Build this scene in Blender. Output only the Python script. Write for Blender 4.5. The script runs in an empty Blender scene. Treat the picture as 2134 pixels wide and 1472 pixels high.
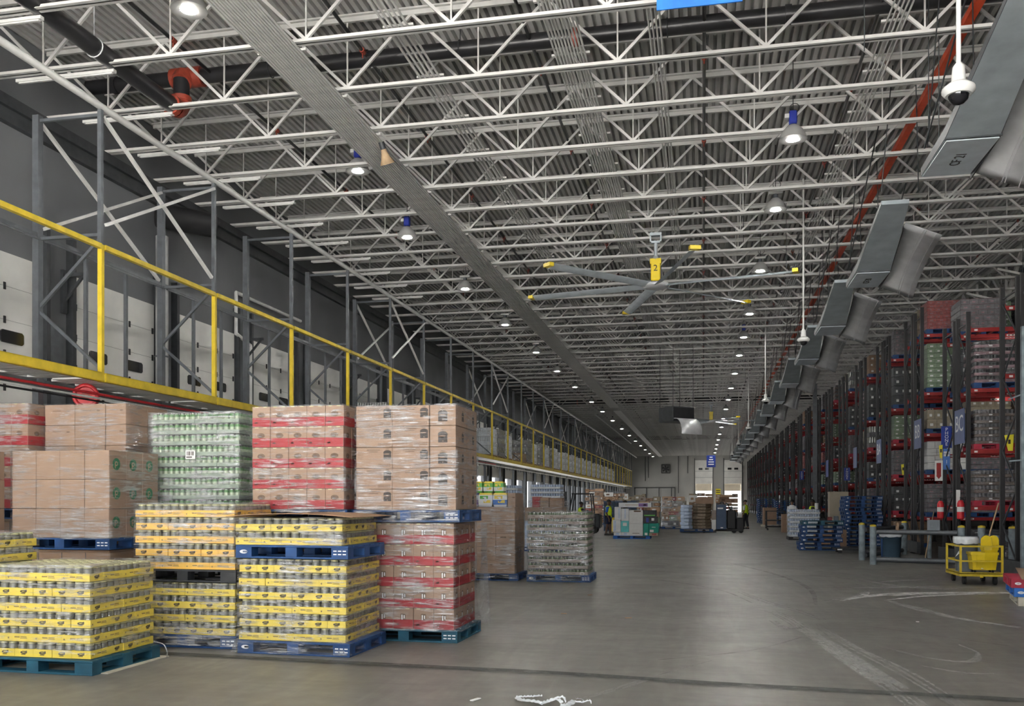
import bpy, math, random
from math import pi, sin, cos, sqrt, radians
from mathutils import Vector, Matrix, Euler
S = bpy.context.scene
C = S.collection
# ------------------------------------------------------------------ camera, sky, exposure
cam_d = bpy.data.cameras.new('camera'); cam = bpy.data.objects.new('camera', cam_d); C.objects.link(cam)
cam.location = (0, 0, 1.70); cam.rotation_euler = (pi / 2, 0, math.atan(398 / 1900.))
cam_d.sensor_width = 36; cam_d.lens = 1900 / 2134 * 36; cam_d.shift_y = 309 / 2134.
cam_d.clip_start = 0.1; cam_d.clip_end = 400
S.camera = cam
W = bpy.data.worlds.new('sky'); S.world = W; W.use_nodes = True
_bg = W.node_tree.nodes['Background']; _bg.inputs[0].default_value = (0.95, 0.97, 1.0, 1); _bg.inputs[1].default_value = 2.3
S.view_settings.view_transform = 'Standard'; S.view_settings.look = 'None'
S.view_settings.exposure = 0.3; S.view_settings.gamma = 1; S.view_settings.use_curve_mapping = False
LAMP_POWER = 400.0
# the sun stands high beyond the far end of the hall and lights a concrete apron added behind the camera, where the hall is left open to brighten the ceiling
_sd = bpy.data.lights.new('sun', 'SUN'); _sd.energy = 140; _sd.angle = .01; _sd.color = (1, .97, .93)
_so = bpy.data.objects.new('sun', _sd); C.objects.link(_so); _so.rotation_euler = (-radians(33), radians(10), 0)
random.seed(4)
R = random.Random(7)
# ------------------------------------------------------------------ materials
M = {}
def mk(name, col, rough=.6, metal=0., var=.12, scale=6., bump=0., emit=0., spec=.5, stretch=None):
    m = bpy.data.materials.new(name); m.use_nodes = True; nt = m.node_tree; b = nt.nodes['Principled BSDF']
    b.inputs['Roughness'].default_value = rough; b.inputs['Metallic'].default_value = metal
    b.inputs['Specular IOR Level'].default_value = spec
    if emit:
        b.inputs['Emission Color'].default_value = (*col, 1); b.inputs['Emission Strength'].default_value = emit
        b.inputs['Base Color'].default_value = (*col, 1)
    elif var:
        tc = nt.nodes.new('ShaderNodeTexCoord'); n = nt.nodes.new('ShaderNodeTexNoise')
        n.inputs['Scale'].default_value = scale; n.inputs['Detail'].default_value = 5
        src = tc.outputs['Object']
        if stretch:
            mp = nt.nodes.new('ShaderNodeMapping'); mp.inputs['Scale'].default_value = stretch
            nt.links.new(src, mp.inputs[0]); src = mp.outputs[0]
        nt.links.new(src, n.inputs['Vector'])
        r = nt.nodes.new('ShaderNodeValToRGB')
        r.color_ramp.elements[0].position = .3; r.color_ramp.elements[1].position = .7
        r.color_ramp.elements[0].color = (*[max(0, c * (1 - var)) for c in col], 1)
        r.color_ramp.elements[1].color = (*[min(1, c * (1 + var)) for c in col], 1)
        nt.links.new(n.outputs['Fac'], r.inputs[0]); nt.links.new(r.outputs[0], b.inputs['Base Color'])
        if bump:
            bp = nt.nodes.new('ShaderNodeBump'); bp.inputs['Strength'].default_value = bump
            nt.links.new(n.outputs['Fac'], bp.inputs['Height']); nt.links.new(bp.outputs[0], b.inputs['Normal'])
    else:
        b.inputs['Base Color'].default_value = (*col, 1)
    M[name] = m
    return m
mk('white_steel', (.66, .655, .635), .45, 0, .12, 3)
mk('deck_steel', (.64, .635, .62), .5, 0, .12, 1.2)
mk('grey_steel', (.12, .132, .145), .45, .3, .18, 5)
mk('dark_steel', (.05, .055, .06), .5, .2, .2, 5)
mk('black', (.016, .016, .018), .5, 0, .2, 5)
mk('black_pipe', (.02, .02, .022), .3, 0, .2, 5)
mk('galv', (.52, .58, .62), .45, .3, .14, 3, .03)
mk('pipe_grey', (.36, .37, .37), .5, 0, .15, 3)
mk('galv_pale', (.72, .80, .86), .45, .1, .1, 3)
mk('galv_dark', (.33, .375, .40), .5, .25, .16, 2.5, .03)
mk('galv_bright', (.80, .81, .83), .36, .3, .12, 2.5)
mk('conduit', (.78, .78, .76), .4, 0, .1, 4)
mk('yellow_paint', (.62, .46, .03), .45, 0, .15, 6)
mk('yellow_plastic', (.80, .60, .02), .35, 0, .08, 6)
mk('orange_red', (.62, .07, .02), .45, 0, .12, 6)
mk('red_paint', (.30, .018, .018), .45, 0, .2, 5)
mk('red_bright', (.62, .03, .04), .4, 0, .1, 5)
mk('fitting_red', (.30, .05, .03), .45, 0, .25, 8)
mk('blue_paint', (.012, .060, .19), .6, 0, .3, 5)
mk('blue_teal', (.012, .085, .135), .6, 0, .3, 5)
mk('blue_bright', (.02, .16, .55), .5, 0, .2, 5)
mk('pallet_red', (.40, .02, .05), .55, 0, .25, 5)
mk('pallet_white', (.62, .58, .48), .7, 0, .2, 5)
mk('wood', (.38, .27, .16), .75, 0, .25, 6, .1)
mk('sign_blue', (.015, .04, .28), .4, 0, .08, 4)
mk('sign_slate', (.09, .13, .30), .4, 0, .08, 4)
mk('sign_sky', (.08, .20, .55), .4, 0, .08, 4)
mk('sign_white', (.85, .86, .88), .5, 0, .04, 4)
mk('sign_yellow', (.80, .72, .04), .5, 0, .05, 4)
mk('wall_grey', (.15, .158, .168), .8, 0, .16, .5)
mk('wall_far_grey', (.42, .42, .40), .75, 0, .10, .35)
mk('door_white', (.80, .80, .77), .5, 0, .07, 1.5)
mk('trailer_beige', (.62, .56, .46), .7, 0, .06, 2)
mk('kraft', (.34, .225, .155), .72, 0, .10, 4)
mk('kraft_dark', (.30, .185, .11), .75, 0, .12, 4)
mk('kraft_light', (.50, .33, .21), .7, 0, .10, 4)
mk('kraft_grey', (.34, .29, .25), .7, 0, .14, 5)
mk('case_yellow', (.86, .67, .09), .5, 0, .07, 9)
mk('case_amber', (.86, .52, .10), .5, 0, .07, 9)
mk('case_red', (.36, .016, .024), .5, 0, .10, 6)
mk('ink', (.05, .04, .035), .7, 0, .2, 30)
mk('ink_soft', (.30, .20, .07), .7, 0, .2, 30)
mk('ink_brown', (.16, .10, .065), .7, 0, .2, 30)
mk('jar_glass', (.19, .19, .155), .10, 0, .35, 14, spec=.8)
mk('jar_lid', (.62, .60, .34), .3, .35, .1, 12)
mk('lid_silver', (.55, .56, .52), .25, .7, .1, 12)
mk('can_green', (.09, .26, .07), .3, .1, .25, 9)
mk('can_pale', (.46, .54, .38), .3, .2, .15, 9)
mk('tray_green', (.30, .37, .29), .35, 0, .3, 9)
mk('jar_green', (.12, .17, .09), .15, 0, .35, 14, spec=.8)
mk('label_white', (.82, .82, .80), .5, 0, .04, 8)
mk('print_green', (.01, .16, .06), .5, 0, .08, 8)
mk('white_plastic', (.80, .82, .84), .35, 0, .06, 6)
mk('white_wrap', (.76, .80, .84), .22, 0, .12, 9, .25, spec=.7)
mk('grey_plastic', (.17, .20, .23), .45, 0, .1, 5)
mk('blue_plastic', (.07, .13, .19), .45, 0, .1, 5)
mk('bollard', (.22, .27, .30), .55, 0, .35, 6)
mk('rubber', (.02, .02, .02), .7, 0, .2, 6)
mk('lens_black', (.01, .01, .012), .1, 0, 0, 1, spec=.8)
mk('tan_panel', (.45, .40, .31), .6, 0, .08, 3)
mk('green_pack', (.10, .42, .05), .35, 0, .2, 7)
mk('purple_pack', (.28, .14, .42), .35, 0, .2, 7)
mk('teal_box', (.0, .30, .22), .5, 0, .08, 6)
mk('aqua_box', (.15, .66, .66), .5, 0, .08, 6)
mk('dark_load', (0.035, 0.038, 0.042), .5, 0, .3, 6)
mk('pink_load', (0.275, 0.165, 0.187), .45, 0, .3, 9)
mk('red_load', (0.330, 0.084, 0.078), .4, 0, .3, 9)
mk('green_load', (0.198, 0.275, 0.176), .4, 0, .2, 9)
mk('brown_load', (0.130, 0.095, 0.077), .55, 0, .18, 9)
mk('grey_load', (0.150, 0.145, 0.155), .5, 0, .3, 9)
mk('tan_load', (0.330, 0.282, 0.198), .55, 0, .15, 9)
mk('sack_brown', (.20, .15, .10), .45, 0, .25, 7, .2)
mk('sack_blue', (.55, .66, .85), .3, 0, .12, 7, .2)
mk('fork_blue', (.05, .09, .17), .45, 0, .1, 5)
mk('skin', (.12, .065, .045), .55, 0, .08, 8)
mk('skin_tan', (.26, .15, .10), .55, 0, .08, 8)
mk('hair', (.012, .011, .010), .6, 0, .2, 20)
mk('shirt_blue', (.02, .12, .55), .75, 0, .1, 9)
mk('shirt_dark', (.02, .022, .03), .75, 0, .1, 9)
mk('shirt_white', (.75, .77, .80), .75, 0, .06, 9)
mk('vest', (.62, .85, .02), .6, 0, .06, 9)
mk('shorts', (.012, .02, .06), .75, 0, .1, 9)
mk('lamp_shell', (.55, .55, .54), .35, .4, .06, 5)
mk('lamp_blue', (.015, .03, .26), .4, 0, .1, 5)
mk('brass', (.70, .48, .12), .4, .5, .1, 9)
mk('strap', (.70, .72, .74), .4, 0, .08, 8)
mk('ext_trailer', (.75, .76, .78), .5, 0, .05, .5)
mk('asphalt', (.13, .13, .13), .9, 0, .1, .3)
mk('ext_ground', (.60, .59, .57), .9, 0, .1, .3)
mk('lamp_light', (1.0, .98, .93), emit=LAMP_POWER)

def film_mat(name, amount, haze, rough=.18, scale=(3, 3, 34), bump=1.0):
    m = bpy.data.materials.new(name); m.use_nodes = True; nt = m.node_tree; N = nt.nodes; L = nt.links
    N.remove(N['Principled BSDF']); out = N['Material Output']
    tc = N.new('ShaderNodeTexCoord'); mp = N.new('ShaderNodeMapping'); mp.inputs['Scale'].default_value = scale
    mp.inputs['Rotation'].default_value = (.06, .09, 0)
    n = N.new('ShaderNodeTexNoise'); n.inputs['Scale'].default_value = 1; n.inputs['Detail'].default_value = 7; n.inputs['Roughness'].default_value = .62
    n.inputs['Distortion'].default_value = .9
    L.new(tc.outputs['Object'], mp.inputs[0]); L.new(mp.outputs[0], n.inputs['Vector'])
    bp = N.new('ShaderNodeBump'); bp.inputs['Strength'].default_value = bump; bp.inputs['Distance'].default_value = .03; L.new(n.outputs['Fac'], bp.inputs['Height'])
    rp = N.new('ShaderNodeValToRGB'); rp.color_ramp.elements[0].position = .47; rp.color_ramp.elements[1].position = .70
    rp.color_ramp.elements[0].color = (haze, haze, haze, 1); rp.color_ramp.elements[1].color = (amount, amount, amount, 1)
    n2 = N.new('ShaderNodeTexNoise'); n2.inputs['Scale'].default_value = 2.3; n2.inputs['Detail'].default_value = 3; L.new(tc.outputs['Object'], n2.inputs['Vector'])
    ad = N.new('ShaderNodeMath'); ad.operation = 'MULTIPLY_ADD'; ad.inputs[1].default_value = .55; L.new(n2.outputs['Fac'], ad.inputs[0]); 
    sb_ = N.new('ShaderNodeMath'); sb_.operation = 'SUBTRACT'; sb_.inputs[1].default_value = .275; L.new(n.outputs['Fac'], sb_.inputs[0]); L.new(sb_.outputs[0], ad.inputs[2])
    L.new(ad.outputs[0], rp.inputs[0])
    tr = N.new('ShaderNodeBsdfTransparent'); tr.inputs[0].default_value = (.97, .975, .98, 1)
    gl = N.new('ShaderNodeBsdfGlossy'); gl.inputs['Roughness'].default_value = rough; gl.inputs[0].default_value = (.95, .97, 1, 1); L.new(bp.outputs[0], gl.inputs['Normal'])
    df = N.new('ShaderNodeBsdfDiffuse'); df.inputs[0].default_value = (.85, .87, .9, 1); L.new(bp.outputs[0], df.inputs['Normal'])
    mx = N.new('ShaderNodeMixShader'); mx.inputs[0].default_value = .14; L.new(gl.outputs[0], mx.inputs[1]); L.new(df.outputs[0], mx.inputs[2])
    m2 = N.new('ShaderNodeMixShader'); L.new(rp.outputs[0], m2.inputs[0]); L.new(tr.outputs[0], m2.inputs[1]); L.new(mx.outputs[0], m2.inputs[2])
    L.new(m2.outputs[0], out.inputs[0]); M[name] = m
film_mat('film', .80, .06, .10, (3, 3, 30))
film_mat('film_heavy', .85, .13, .12, (2.5, 2.5, 24), 1.0)
film_mat('film_clear', .30, .03)
film_mat('film_tail', .95, .35, .2, (9, 9, 9), .8)

def floor_mat():
    m = bpy.data.materials.new('concrete'); m.use_nodes = True; nt = m.node_tree; N = nt.nodes; L = nt.links; b = N['Principled BSDF']
    tc = N.new('ShaderNodeTexCoord')
    def noise(sc, st, det=6, dist=0):
        mp = N.new('ShaderNodeMapping'); mp.inputs['Scale'].default_value = st; L.new(tc.outputs['Object'], mp.inputs[0])
        n = N.new('ShaderNodeTexNoise'); n.inputs['Scale'].default_value = sc; n.inputs['Detail'].default_value = det; n.inputs['Distortion'].default_value = dist
        L.new(mp.outputs[0], n.inputs['Vector']); return n.outputs['Fac']
    def ramp(src, a, b_, c0, c1):
        r = N.new('ShaderNodeValToRGB'); r.color_ramp.elements[0].position = a; r.color_ramp.elements[1].position = b_
        r.color_ramp.elements[0].color = (*c0, 1); r.color_ramp.elements[1].color = (*c1, 1); L.new(src, r.inputs[0]); return r.outputs[0]
    base = ramp(noise(.35, (1, 1, 1), 8, .6), .3, .7, (.132, .126, .115), (.205, .197, .180))
    fine = ramp(noise(6, (1, 1, 1), 8), .25, .75, (.82, .82, .82), (1.12, 1.12, 1.12))
    streak = ramp(noise(1.4, (2.4, .22, 1), 6, 1.5), .45, .85, (1, 1, 1), (1.35, 1.35, 1.34))
    cross = ramp(noise(1.2, (.25, 2.4, 1), 6, 1.2), .25, .6, (.80, .80, .80), (1, 1, 1))
    def mul(a, b2):
        x = N.new('ShaderNodeMix'); x.data_type = 'RGBA'; x.blend_type = 'MULTIPLY'; x.inputs[0].default_value = 1; L.new(a, x.inputs[6]); L.new(b2, x.inputs[7]); return x.outputs[2]
    col = mul(mul(mul(base, fine), streak), cross); L.new(col, b.inputs['Base Color'])
    rr = N.new('ShaderNodeMapRange'); rr.inputs[3].default_value = .28; rr.inputs[4].default_value = .48; L.new(noise(1.1, (1, 1, 1), 6, .8), rr.inputs[0]); L.new(rr.outputs[0], b.inputs['Roughness'])
    b.inputs['Specular IOR Level'].default_value = .4
    bp = N.new('ShaderNodeBump'); bp.inputs['Strength'].default_value = .06; L.new(noise(3, (1, 1, 1), 6), bp.inputs['Height']); L.new(bp.outputs[0], b.inputs['Normal'])
    M['concrete'] = m
floor_mat()
def mark_mat(name, col, lo, hi, amt, sc=(6, 6, 6)):
    m = bpy.data.materials.new(name); m.use_nodes = True; nt = m.node_tree; N = nt.nodes; L = nt.links; b = N['Principled BSDF']
    b.inputs['Base Color'].default_value = (*col, 1); b.inputs['Roughness'].default_value = .7
    tc = N.new('ShaderNodeTexCoord'); mp = N.new('ShaderNodeMapping'); mp.inputs['Scale'].default_value = sc
    n = N.new('ShaderNodeTexNoise'); n.inputs['Scale'].default_value = 1; n.inputs['Detail'].default_value = 8; n.inputs['Roughness'].default_value = .7
    L.new(tc.outputs['Object'], mp.inputs[0]); L.new(mp.outputs[0], n.inputs['Vector'])
    r = N.new('ShaderNodeMapRange'); r.inputs[1].default_value = lo; r.inputs[2].default_value = hi; r.inputs[3].default_value = 0; r.inputs[4].default_value = amt
    L.new(n.outputs['Fac'], r.inputs[0]); L.new(r.outputs[0], b.inputs['Alpha']); M[name] = m
mark_mat('chalk', (.85, .85, .83), .25, .60, .95, (5, 5, 5))
mark_mat('chalk_soft', (.62, .62, .60), .36, .72, .75, (7, 7, 7))
mark_mat('tyre_dark', (.03, .03, .03), .40, .75, .55, (3, 3, 3))
mark_mat('joint_dark', (.035, .045, .045), .15, .5, .62, (4, 4, 4))

# ------------------------------------------------------------------ mesh building
class MB:
    def __init__(s): s.v = []; s.f = []; s.m = []; s.s = []
    def add(s, vs, fs, mi=0, smooth=False):
        o = len(s.v); s.v += [tuple(p) for p in vs]
        for f in fs: s.f.append(tuple(o + i for i in f)); s.m.append(mi); s.s.append(smooth)
        return s
    def b2(s, x0, x1, y0, y1, z0, z1, mi=0):
        return s.add([(x0, y0, z0), (x1, y0, z0), (x1, y1, z0), (x0, y1, z0), (x0, y0, z1), (x1, y0, z1), (x1, y1, z1), (x0, y1, z1)],
                     [(0, 3, 2, 1), (4, 5, 6, 7), (0, 1, 5, 4), (1, 2, 6, 5), (2, 3, 7, 6), (3, 0, 4, 7)], mi)
    def box(s, cx, cy, cz, sx, sy, sz, mi=0): return s.b2(cx - sx / 2, cx + sx / 2, cy - sy / 2, cy + sy / 2, cz - sz / 2, cz + sz / 2, mi)
    def cbox(s, x0, x1, y0, y1, z0, z1, c=.006, mi=0):
        V = []; 
        for z, i in ((z0, c), (z0 + c, 0), (z1 - c, 0), (z1, c)):
            a0, a1, b0, b1 = x0 + i, x1 - i, y0 + i, y1 - i
            V += [(a0 + c, b0, z), (a1 - c, b0, z), (a1, b0 + c, z), (a1, b1 - c, z), (a1 - c, b1, z), (a0 + c, b1, z), (a0, b1 - c, z), (a0, b0 + c, z)]
        F = [tuple(range(7, -1, -1)), tuple(range(24, 32))]
        for k in range(3):
            for j in range(8): F.append((k * 8 + j, k * 8 + (j + 1) % 8, k * 8 + 8 + (j + 1) % 8, k * 8 + 8 + j))
        return s.add(V, F, mi)
    def frame_axes(s, p0, p1):
        a = (Vector(p1) - Vector(p0)).normalized(); up = Vector((0, 0, 1)) if abs(a.z) < .95 else Vector((1, 0, 0))
        u = a.cross(up).normalized(); return u, u.cross(a).normalized()
    def bar(s, p0, p1, w, h, mi=0):
        u, v = s.frame_axes(p0, p1); p0 = Vector(p0); p1 = Vector(p1); V = []
        for p in (p0, p1):
            for a, b in ((-1, -1), (1, -1), (1, 1), (-1, 1)): V.append(p + u * (a * w / 2) + v * (b * h / 2))
        return s.add(V, [(3, 2, 1, 0), (4, 5, 6, 7), (0, 1, 5, 4), (1, 2, 6, 5), (2, 3, 7, 6), (3, 0, 4, 7)], mi)
    def cyl(s, p0, p1, r, n=8, mi=0, r1=None, caps=True):
        u, v = s.frame_axes(p0, p1); p0 = Vector(p0); p1 = Vector(p1); r1 = r if r1 is None else r1; V = []
        for p, q in ((p0, r), (p1, r1)):
            for k in range(n): t = 2 * pi * k / n; V.append(p + u * (cos(t) * q) + v * (sin(t) * q))
        s.add(V, [(k, (k + 1) % n, n + (k + 1) % n, n + k) for k in range(n)], mi, True)
        if caps: s.add(V[:n], [tuple(range(n - 1, -1, -1))], mi); s.add(V[n:], [tuple(range(n))], mi)
        return s
    def tube(s, pts, r, n=6, mi=0):
        for a, b in zip(pts[:-1], pts[1:]): s.cyl(a, b, r, n, mi)
        return s
    def lathe(s, prof, n=16, mi=0, at=(0, 0, 0), smooth=True):
        V = []; F = []
        for r, z in prof:
            for k in range(n): t = 2 * pi * k / n; V.append((at[0] + r * cos(t), at[1] + r * sin(t), at[2] + z))
        for j in range(len(prof) - 1):
            for k in range(n): F.append((j * n + k, j * n + (k + 1) % n, j * n + n + (k + 1) % n, j * n + n + k))
        s.add(V, F, mi, smooth)
        if prof[0][0] > 1e-4: s.add(V[:n], [tuple(range(n - 1, -1, -1))], mi)
        if prof[-1][0] > 1e-4: s.add(V[-n:], [tuple(range(n))], mi)
        return s
    def prism_x(s, poly, x0, x1, mi=0):   # polygon in (y, z)
        n = len(poly); V = [(x0, y, z) for y, z in poly] + [(x1, y, z) for y, z in poly]
        return s.add(V, [tuple(range(n - 1, -1, -1)), tuple(range(n, 2 * n))] + [(k, (k + 1) % n, n + (k + 1) % n, n + k) for k in range(n)], mi)
    def prism_y(s, poly, y0, y1, mi=0):   # polygon in (x, z)
        n = len(poly); V = [(x, y0, z) for x, z in poly] + [(x, y1, z) for x, z in poly]
        return s.add(V, [tuple(range(n)), tuple(range(2 * n - 1, n - 1, -1))] + [(k, n + k, n + (k + 1) % n, (k + 1) % n) for k in range(n)], mi)
    def prism_z(s, poly, z0, z1, mi=0):
        n = len(poly); V = [(x, y, z0) for x, y in poly] + [(x, y, z1) for x, y in poly]
        return s.add(V, [tuple(range(n - 1, -1, -1)), tuple(range(n, 2 * n))] + [(k, (k + 1) % n, n + (k + 1) % n, n + k) for k in range(n)], mi)
    def pr(s, face, o, u, v, w, h, mi=0, ell=0):  # a printed patch: face 'f' looks to -y, 'r' to +x, 'l' to -x; o is the face centre
        e = .0018
        if ell: pts = [(u + w / 2 * cos(2 * pi * k / ell), v + h / 2 * sin(2 * pi * k / ell)) for k in range(ell)]
        else: pts = [(u - w / 2, v - h / 2), (u + w / 2, v - h / 2), (u + w / 2, v + h / 2), (u - w / 2, v + h / 2)]
        if face == 'f': V = [(o[0] + a, o[1] - e, o[2] + b) for a, b in pts]
        elif face == 'r': V = [(o[0] + e, o[1] + a, o[2] + b) for a, b in pts]
        else: V = [(o[0] - e, o[1] - a, o[2] + b) for a, b in pts]
        return s.add(V, [tuple(range(len(V)))], mi)
    def torus(s, c, Rr, r, axis='z', n=20, k=8, mi=0, a0=0, a1=2 * pi):
        V = []; F = []; full = abs(a1 - a0 - 2 * pi) < 1e-6; m = n if full else n + 1
        for i in range(m):
            t = a0 + (a1 - a0) * i / n
            for j in range(k):
                q = 2 * pi * j / k; rr = Rr + r * cos(q); h = r * sin(q); x, y = rr * cos(t), rr * sin(t)
                p = (x, y, h) if axis == 'z' else ((h, x, y) if axis == 'x' else (x, h, y))
                V.append((c[0] + p[0], c[1] + p[1], c[2] + p[2]))
        for i in range(n):
            for j in range(k):
                a, b = i * k, ((i + 1) % m) * k; F.append((a + j, a + (j + 1) % k, b + (j + 1) % k, b + j))
        return s.add(V, F, mi, True)
    def mesh(s, name, mats):
        me = bpy.data.meshes.new(name); me.from_pydata(s.v, [], s.f)
        me.polygons.foreach_set('material_index', s.m); me.polygons.foreach_set('use_smooth', s.s)
        for m in ([mats] if isinstance(mats, str) else mats): me.materials.append(M[m])
        me.update(); return me
def ob(name, me, parent=None, loc=(0, 0, 0), rz=0., label=None):
    o = bpy.data.objects.new(name, me); C.objects.link(o); o.location = loc
    if rz: o.rotation_euler = (0, 0, rz)
    if parent is not None: o.parent = parent
    if label: o['label'] = label
    return o
def tag(o, label, cat, group=None):
    o['label'] = label; o['category'] = cat
    if group: o['group'] = group
    return o
def thing(name, label, cat, loc=(0, 0, 0), rz=0., group=None): return tag(ob(name, None, None, loc, rz), label, cat, group)
def one(name, me, label, cat, loc=(0, 0, 0), rz=0., group=None): return tag(ob(name, me, None, loc, rz), label, cat, group)
def struct(name, me, parent=None, loc=(0, 0, 0)):
    o = ob(name, me, parent, loc)
    if parent is None: o['kind'] = 'structure'
    return o
_c = {}
def cached(key, fn):
    if key not in _c: _c[key] = fn()
    return _c[key]
ORD = 'first second third fourth fifth sixth seventh eighth ninth tenth eleventh twelfth thirteenth fourteenth fifteenth sixteenth seventeenth eighteenth nineteenth twentieth'.split()
TENS = ['', '', 'twenty', 'thirty', 'forty', 'fifty', 'sixty', 'seventy', 'eighty', 'ninety']
def nth(i):   # 1-based
    if i <= 20: return ORD[i - 1]
    t, u = divmod(i, 10)
    return TENS[t] + '-' + ORD[u - 1] if u else TENS[t][:-1] + 'ieth'
def text_mesh(s, size, ext=.004, mat='ink', align='CENTER', spacing=1.0):
    cu = bpy.data.curves.new('t', 'FONT'); cu.body = s; cu.size = size; cu.extrude = ext; cu.align_x = align; cu.align_y = 'CENTER'; cu.space_line = spacing; cu.resolution_u = 3
    o = bpy.data.objects.new('t', cu); C.objects.link(o); dg = bpy.context.evaluated_depsgraph_get()
    me = bpy.data.meshes.new_from_object(o.evaluated_get(dg)); bpy.data.objects.remove(o); bpy.data.curves.remove(cu)
    me.materials.clear(); me.materials.append(M[mat]); return me
# ================================================================== THE SHELL
Y0, Y1 = -2.5, 150.0
XW = -12.4                                      # dock wall
XE = 31.0
fl = struct('floor', MB().b2(-13, 32, Y0, Y1 + .3, -.3, 0).mesh('floor', 'concrete'))
def ribbon(pts, w, z=.0025, taper=True):
    b = MB(); V = []; n = len(pts)
    for i, p in enumerate(pts):
        a = Vector(pts[max(0, i - 1)]); c = Vector(pts[min(n - 1, i + 1)]); t = (c - a).normalized(); q = Vector((-t.y, t.x))
        ww = w / 2 * (.35 + .65 * sin(pi * (i + .5) / n)) if taper else w / 2
        V += [(p[0] + q.x * ww, p[1] + q.y * ww, z), (p[0] - q.x * ww, p[1] - q.y * ww, z)]
    b.add(V, [(2 * i + 1, 2 * i + 3, 2 * i + 2, 2 * i) for i in range(n - 1)]); return b
def spline(pts, k=8):
    out = []; P = [pts[0]] + list(pts) + [pts[-1]]
    for i in range(1, len(P) - 2):
        p0, p1, p2, p3 = [Vector(q) for q in P[i - 1:i + 3]]
        for j in range(k):
            t = j / k; out.append(.5 * ((2 * p1) + (p2 - p0) * t + (2 * p0 - 5 * p1 + 4 * p2 - p3) * t * t + (-p0 + 3 * p1 - 3 * p2 + p3) * t ** 3))
    out.append(Vector(P[-1])); return out
zc = [.0025]
def floor_mark(name, pts, w, mat, taper=True, label=None):
    zc[0] += .0003
    return ob(name, ribbon([(p[0], p[1]) for p in spline([Vector((*q, 0)) for q in pts])], w, zc[0], taper).mesh(name, mat), fl, label=label)
_rs = random.Random(21)
def strands(pts, w, n, wid, mat='chalk_soft'):
    for k in range(n):
        o = (k - (n - 1) / 2) * w / max(1, n - 1) if n > 1 else 0
        a = _rs.uniform(0, .25) * (n > 1); j = [(p[0] + o + _rs.uniform(-.02, .02), p[1] + _rs.uniform(-.05, .05)) for p in pts]
        floor_mark('tyre_scuff', j, wid * _rs.uniform(.7, 1.3), mat)
for pts, w, n, wid in (([(1.0, 14.6), (1.19, 13.72), (1.37, 11.9), (1.52, 10.4), (1.71, 8.7), (1.75, 7.6)], .16, 4, .05), ([(1.5, 13.2), (1.72, 11.2), (1.95, 9.6), (2.1, 7.8)], .12, 3, .035), ([(1.42, 11.6), (1.56, 9.9), (1.70, 8.8)], .22, 5, .06),
               ([(.7, 17.5), (1.0, 16), (1.45, 14.65), (1.7, 13.6)], .10, 3, .05), ([(2.0, 11.4), (2.35, 10.6), (2.75, 10.4), (3.0, 11.0), (2.95, 11.6)], .03, 2, .05), ([(2.2, 10.0), (2.55, 9.7), (2.9, 9.75)], 0, 1, .05), ([(3.1, 16.5), (3.3, 15.4), (3.6, 14.2), (4.2, 13.3)], .10, 2, .10), ([(.95, 13.4), (1.12, 12.6), (1.35, 12.9)], .05, 2, .06)):
    strands(pts, w, n, wid)
for pts, wid in (([(2.75, 16.99), (3.34, 17.65), (4.2, 18.05), (5.6, 18.4), (6.6, 18.5)], .30), ([(3.1, 16.6), (4.06, 17.55), (5.4, 18.2), (6.6, 18.35)], .16), ([(3.3, 17.3), (3.9, 17.8), (4.8, 18.15)], .18), ([(2.3, 16.3), (2.75, 17.1), (3.0, 18.0)], .16)):
    floor_mark('tyre_scuff', pts, wid, 'chalk')
for pts, wid in (([(3.6, 20.2), (4.39, 20.9), (5.3, 21.2)], .22), ([(2.4, 21.8), (3.3, 20.6), (3.9, 19.2), (4.8, 18.6)], .2), ([(2.5, 18.8), (3.4, 18.9), (4.6, 19.5)], .22), ([(2.0, 16.2), (2.7, 17.2), (3.1, 18.4)], .16), ([(3.0, 22.6), (4.0, 21.9), (5.0, 21.7)], .2), ([(2.9, 19.6), (4.1, 19.0), (5.4, 19.1)], .2)):
    floor_mark('tyre_scuff', pts, wid, 'chalk_soft')
for pts, w in (([(-1.04, 7.72), (-.8, 8.2), (-.45, 8.9), (.1, 9.9)], .03), ([(-.99, 7.70), (-.75, 8.18), (-.40, 8.86)], .025)): floor_mark('drag_mark', pts, w, 'chalk_soft')
for pts, w in (([(-2.0, 20.5), (-.8, 19.6), (.3, 17.8), (.8, 15.6)], .07), ([(-3, 23.2), (-1.2, 22.2), (.8, 21.5), (2.6, 21.6)], .10), ([(.6, 15.0), (2.5, 14.3), (4.6, 13.6)], .03),
               ([(2.2, 13.0), (3.2, 11.9), (4.2, 10.8)], .05), ([(.6, 26), (1.6, 22), (2.0, 18.6), (1.8, 15.5)], .12), ([(-.6, 9.7), (.5, 10.6), (1.2, 11.8)], .05)):
    floor_mark('skid_mark', pts, w, 'tyre_dark')
floor_mark('floor_joint', [(-6, 9.12), (-2.7, 8.93), (-1.41, 8.85), (.29, 8.63), (1.51, 8.55), (6, 8.2)], .15, 'joint_dark', False)
for y in (20.35, 36.0, 52.0, 70): floor_mark('floor_joint', [(-9, y), (0, y + .02), (8, y)], .03, 'tyre_dark', False)

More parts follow.
